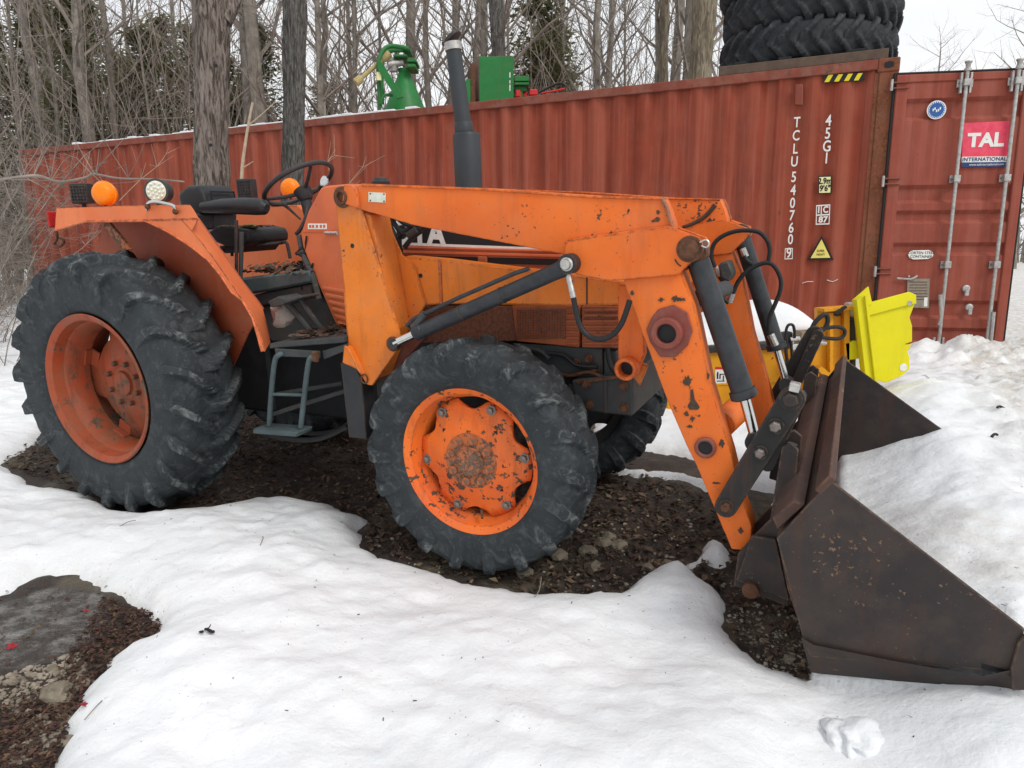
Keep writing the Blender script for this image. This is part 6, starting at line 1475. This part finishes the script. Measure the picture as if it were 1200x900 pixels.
cspots = [(105, 17, 1, .9), (160, 19, 2, 1.2), (185, 17.5, 0, 1.), (210, 20, 1, .95), (278, 17.5, 0, .9), (300, 19, 2, 1.1), (318, 18, 1, .85), (390, 20, 0, .9), (445, 20, 2, .9), (630, 15.5, 1, .95), (648, 17, 0, 1.), (612, 18, 2, 1.), (60, 20, 1, 1.), (20, 19, 0, 1.1), (-60, 20, 1, 1.1), (130, 22, 1, 1.1), (240, 22, 1, 1.), (80, 24, 1, 1.2)]
cf = [True]*3
for px, Y, i, s in cspots:
    x, y = behind(px, Y); z = float(base_z(np.array([x]), np.array([y]))[0])-.1
    if cf[i]: o = cds[i]; o.location = (x, y, z); o.scale = (s,)*3; cf[i] = False
    else: copy_tree(cds[i], (x, y, z), rt.random()*6.28, s, CL_, CG_)
for o in list(C.objects):
    if o.get('category') == 'cedar':
        Y = o.location.y; o['label'] = f"{'large' if o.scale.x > 1.05 else 'small'} dark green cedar {'closer' if Y < 19.5 else 'deeper'}, {region(px_of(o))}"
# the two big trunks in front of the container and the one behind its right part
def big_trunk(name, pts, rads, mat, label, branches=(), nseg=60, nside=56, amp=.02):
    root = empty(name, label, 'tree'); base = Vector(pts[0]); root.location = base
    P_ = [Vector(p)-base for p in pts]; V_ = []; F_ = []
    for i in range(nseg+1):
        t_ = i/nseg*(len(P_)-1); k = min(len(P_)-2, int(t_)); f = t_-k; c = P_[k].lerp(P_[k+1], f); r = rads[k]*(1-f)+rads[k+1]*f
        for j in range(nside):
            a = 2*math.pi*j/nside; q = Vector((math.cos(a)*3.2, math.sin(a)*3.2, c.z*1.1)); q2 = Vector((math.cos(a)*9, math.sin(a)*9, c.z*2.2+base.x))
            rr_q = r*(1+.10*mnoise.noise(q+base))+amp*mnoise.noise(q2)+amp*.5*abs(mnoise.noise(q2*2.3)); V_.append((c.x+rr_q*math.cos(a), c.y+rr_q*math.sin(a), c.z))
    for i in range(nseg):
        for j in range(nside): F_.append((i*nside+j, i*nside+(j+1) % nside, (i+1)*nside+(j+1) % nside, (i+1)*nside+j))
    MB().add(V_, F_).build('trunk', mat, root, ang=60)
    return root
def trunk_at(name, Y, px_pts, mat, label, z0=None, **k):
    pts = []; rads = []
    for (px, py, wpx) in px_pts:
        p = WY(px, py, Y); pts.append(p); rads.append(wpx/2/FPX*Y*.86)
    g = float(base_z(np.array([pts[0].x]), np.array([pts[0].y]))[0]); 
    pts = [Vector((pts[0].x, pts[0].y, g-.05))]+pts; rads = [rads[0]*1.25]+rads
    return big_trunk(name, pts, rads, mat, label, **k)
t1 = trunk_at('shaggy_trunk_tree', 7.6, [(249, 330, 46), (248, 212, 43), (248, 100, 40), (248, 0, 44), (249, -120, 40), (250, -260, 34)], m_bark, 'thick shaggy barked tree rising behind the tractor seat')
t2 = trunk_at('grey_trunk_tree', 8.1, [(343, 330, 30), (343, 200, 28), (345, 100, 26), (345.5, 0, 28), (346, -120, 26), (347, -240, 20)], m_bark2, 'thinner dark grey tree rising behind the steering wheel')
t3 = trunk_at('tan_trunk_tree', 11.6, [(818, 200, 34), (820, 100, 27), (823, 50, 26), (826, 0, 30), (830, -100, 27), (834, -220, 20)], m_bark3, 'stout tan barked trunk behind the container left of the stacked tyres')
t4 = trunk_at('tan_trunk_tree', 12.4, [(777, 200, 14), (777, 60, 12), (779, 0, 12), (780, -120, 10)], m_bark3, 'slender tan trunk left of the stout tan one behind the container', nside=24, nseg=30)
t5 = trunk_at('grey_trunk_tree', 13.0, [(585, 200, 18), (584, 60, 17), (581, 0, 17), (578, -140, 14)], m_bark2, 'dark grey trunk standing above the green steel box', nside=24, nseg=30)
def limb(root, pts, rads, mat): MB().tube([p-root.location for p in pts], rads, 10, 4).build('limb', mat, root)
limb(t1, [WY(262, 24, 7.6), WY(272, 8, 7.65), WY(282, -10, 7.7), WY(300, -60, 7.8)], [.09, .04], m_bark)
limb(t1, [WY(248, 40, 7.6), WY(232, -30, 7.5), WY(215, -90, 7.3)], [.07, .03], m_bark)
limb(t3, [WY(822, 20, 11.6), WY(812, -20, 11.6), WY(800, -60, 11.4)], [.09, .04], m_bark3)
for root, pts in ((t1, ((253, 77), (247, 170))),):
    for q in pts: MB().lathe([(0, .018), (.02, .010), (.022, .001)], WY(q[0], q[1], 7.6-.27)-root.location, (0, 1, 0), 12).build('knot_hole', m_decal, root)
# sapling stick and thin twigs before the container
o = empty('dead_sapling', 'pale dead sapling stick leaning between the two trunks', 'sapling'); b0 = WY(283, 300, 7.2); o.location = b0
MB().tube([b0-b0, WY(283, 212, 7.2)-b0, WY(288, 165, 7.2)-b0, WY(296, 120, 7.2)-b0], [.02, .012], 7, 4).build('stem', m_stick, o)
MB().tube([WY(290, 148, 7.2)-b0, WY(308, 133, 7.2)-b0, WY(324, 118, 7.2)-b0], [.008, .004], 5, 2).build('branch', m_stick, o)
MB().tube([WY(286, 196, 7.2)-b0, WY(297, 189, 7.2)-b0], [.008, .003], 5, 0).build('branch', m_stick, o)
# scrub at the left edge
def shrub(seed, n, h, w_):
    rr = random.Random(seed); st, tw = MB(), MB()
    for i in range(n):
        a = rr.random()*6.28; d = Vector((math.cos(a)*rr.uniform(.1, .7), math.sin(a)*rr.uniform(.1, .7), 1)).normalized(); p = Vector((rr.uniform(-.15, .15)*w_, rr.uniform(-.15, .15)*w_, 0)); hh_ = h*rr.uniform(.5, 1.1); pts = [p]
        for k in range(6): d = (d+Vector((rr.uniform(-.25, .25), rr.uniform(-.25, .25), -.05*k*rr.random()))).normalized(); p = p+d*hh_/6; pts.append(p.copy())
        r = rr.uniform(.006, .016); st.tube(pts, [r, r*.3], 5, 0)
        for k in range(12):
            j = rr.randint(1, 5); b0 = pts[j].lerp(pts[j+1], rr.random()); e = Vector((rr.gauss(0, 1), rr.gauss(0, 1), rr.gauss(.2, .7))).normalized(); l_ = hh_*rr.uniform(.12, .35); m1 = b0+e*l_*.5; e2 = (e+Vector((rr.uniform(-.5, .5), rr.uniform(-.5, .5), rr.uniform(-.5, .4)))).normalized(); t2 = m1+e2*l_*.5
            tw.tube([b0, m1, t2], [.0035, .0015], 3, 0)
            for q in range(5): e3 = (e2+Vector((rr.gauss(0, .8), rr.gauss(0, .8), rr.gauss(0, .6)))).normalized(); b1 = b0.lerp(t2, rr.random()); tw.tube([b1, b1+e3*l_*rr.uniform(.25, .6)], [.0022, .001], 3, 0)
    return st, tw
shl = ('bare reddish shrub with tangled fine twigs left of the container end', 'bare shrubs left of the tractor')
sp_l = []
for s, n, h in ((1, 16, 4.2), (2, 18, 3.2), (3, 22, 2.)):
    a, b_ = shrub(s, n, h, 3); r_ = empty('bare_shrub', shl[0], 'shrub', shl[1]); a.build('stems', m_bark_f, r_); b_.build('twigs', m_twig, r_); sp_l.append(r_)
sf = [True]*3
for px, Y, i, s in ((-75, 9.5, 0, 1.), (6, 14.2, 0, 1.), (-60, 11., 1, 1.), (-20, 11.8, 2, .7), (60, 16.5, 0, .9), (-30, 9.0, 2, .6), (-50, 7.2, 1, .8), (110, 17, 1, 1.1), (-25, 13.6, 0, 1.2), (-100, 10, 0, 1.1), (150, 17.5, 0, 1.)):
    x, y = behind(px, Y); z = float(base_z(np.array([x]), np.array([y]))[0])-.05
    if sf[i]: o = sp_l[i]; o.location = (x, y, z); o.scale = (s,)*3; sf[i] = False
    else: copy_tree(sp_l[i], (x, y, z), rt.random()*6.28, s, *shl)
# long branch that reaches in from the left in front of the container, and fine twigs before it
o = empty('reaching_branch', 'long thin bare branch reaching from the left edge across the container', 'branch'); b0 = WY(-30, 215, 6.6); o.location = b0
MB().tube([WY(a, b_, 6.6)-b0 for a, b_ in ((-30, 215), (20, 208), (45, 206), (70, 213), (100, 208), (110, 204), (140, 209), (180, 210), (216, 213))], [.014, .007], 7, 4).build('main_branch', m_twig, o)
tw = MB(); rr = random.Random(3)
for (px, py) in ((10, 210), (25, 205), (40, 205), (108, 204), (60, 210), (112, 205), (150, 208), (5, 212), (30, 208)):
    p = WY(px, py, 6.6)-b0
    for q in range(3):
        e = Vector((rr.uniform(-.2, .5), rr.uniform(-.2, .2), rr.uniform(-.3, .9))).normalized(); l_ = rr.uniform(.15, .5); m1 = p+e*l_*.5+Vector((0, 0, rr.uniform(-.05, .05))); tw.tube([p, m1, p+e*l_], [.004, .0018], 4, 0); tw.tube([m1, m1+Vector((rr.uniform(-.1, .2), 0, rr.uniform(-.1, .2)))], [.003, .001], 3, 0)
tw.build('twigs', m_twig, o)
for pts, Y, lab in ((((395, 250), (402, 228), (410, 214), (425, 196)), 6.4, 'thin pale twig behind the shoulder of the loader'), (((388, 205), (384, 190), (392, 182)), 6.3, 'short reddish twigs right of the steering wheel'), (((140, 235), (165, 210), (184, 195), (195, 180)), 6.8, 'fine pale twigs above the near fender')):
    b0 = WY(*pts[0], Y); b0.z -= .0; q = MB(); q.tube([WY(*p, Y)-b0 for p in pts], [.0035, .002], 5, 2)
    for p in pts[1:]:
        for k in range(3): s_ = WY(*p, Y)-b0; q.tube([s_, s_+Vector((rr.uniform(-.05, .22), rr.uniform(-.05, .05), rr.uniform(-.02, .2)))], [.002, .001], 4, 0)
    o = q.build('thin_twig', m_stick); o.location = b0; tag(o, lab, 'twig')
# far trees on the right, across the yard
fr_ = []
for i in (0, 1):
    tr, br = grow(300+i, 9, .16, 30, .16, .75, .7, .03, 6, 5, blen=.36); fr_.append(make_tree('far_tree', tr, br, 'x', 'tree', 'far bare trees across the yard', m_bark_f, m_twig))
fsp = ((1078, 46, 0, 1.55, 'far bare tree seen just right of the stacked tyres'), (1186, 44, 1, 1.8, 'far bare tree at the right edge above the open door'), (1110, 70, 0, 1.9, 'distant bare tree across the yard, left of the first door bar'), (1160, 75, 1, 1.8, 'distant bare tree across the yard above the sign on the door'), (1215, 55, 0, 1.7, 'far bare tree just past the right edge'), (1260, 50, 1, 1., 'far bare tree well beyond the right edge'), (1330, 60, 0, 1.1, 'far bare tree farthest to the right'))
used = [False, False]
for px, Y, i, s, lab in fsp:
    x, y = behind(px, Y); z = float(base_z(np.array([x]), np.array([y]))[0])-.1
    if not used[i]: o = fr_[i]; o.location = (x, y, z); o.scale = (s,)*3; o['label'] = lab; used[i] = True
    else: copy_tree(fr_[i], (x, y, z), rt.random()*6, s, lab, 'far bare trees across the yard')
wd = MB(); rr = random.Random(9)
for i in range(500):
    x = rr.uniform(20, 130); y = rr.uniform(62, 85); z = float(base_z(np.array([x]), np.array([y]))[0]); h = rr.uniform(2.5, 6.5)
    wd.tube([(x, y, z), (x+rr.uniform(-.4, .4), y, z+h)], [.12, .03], 4, 0)
    for k in range(7): a = rr.random()*6.28; z1 = z+h*rr.uniform(.2, .9); wd.tube([(x, y, z1), (x+math.cos(a)*1.3, y+math.sin(a), z1+rr.uniform(.3, 1.5))], [.05, .015], 3, 0)
tag(wd.build('far_woods', m_bark_f), 'low dark woods far across the yard', kind='stuff')
print('objects', len(bpy.data.objects))
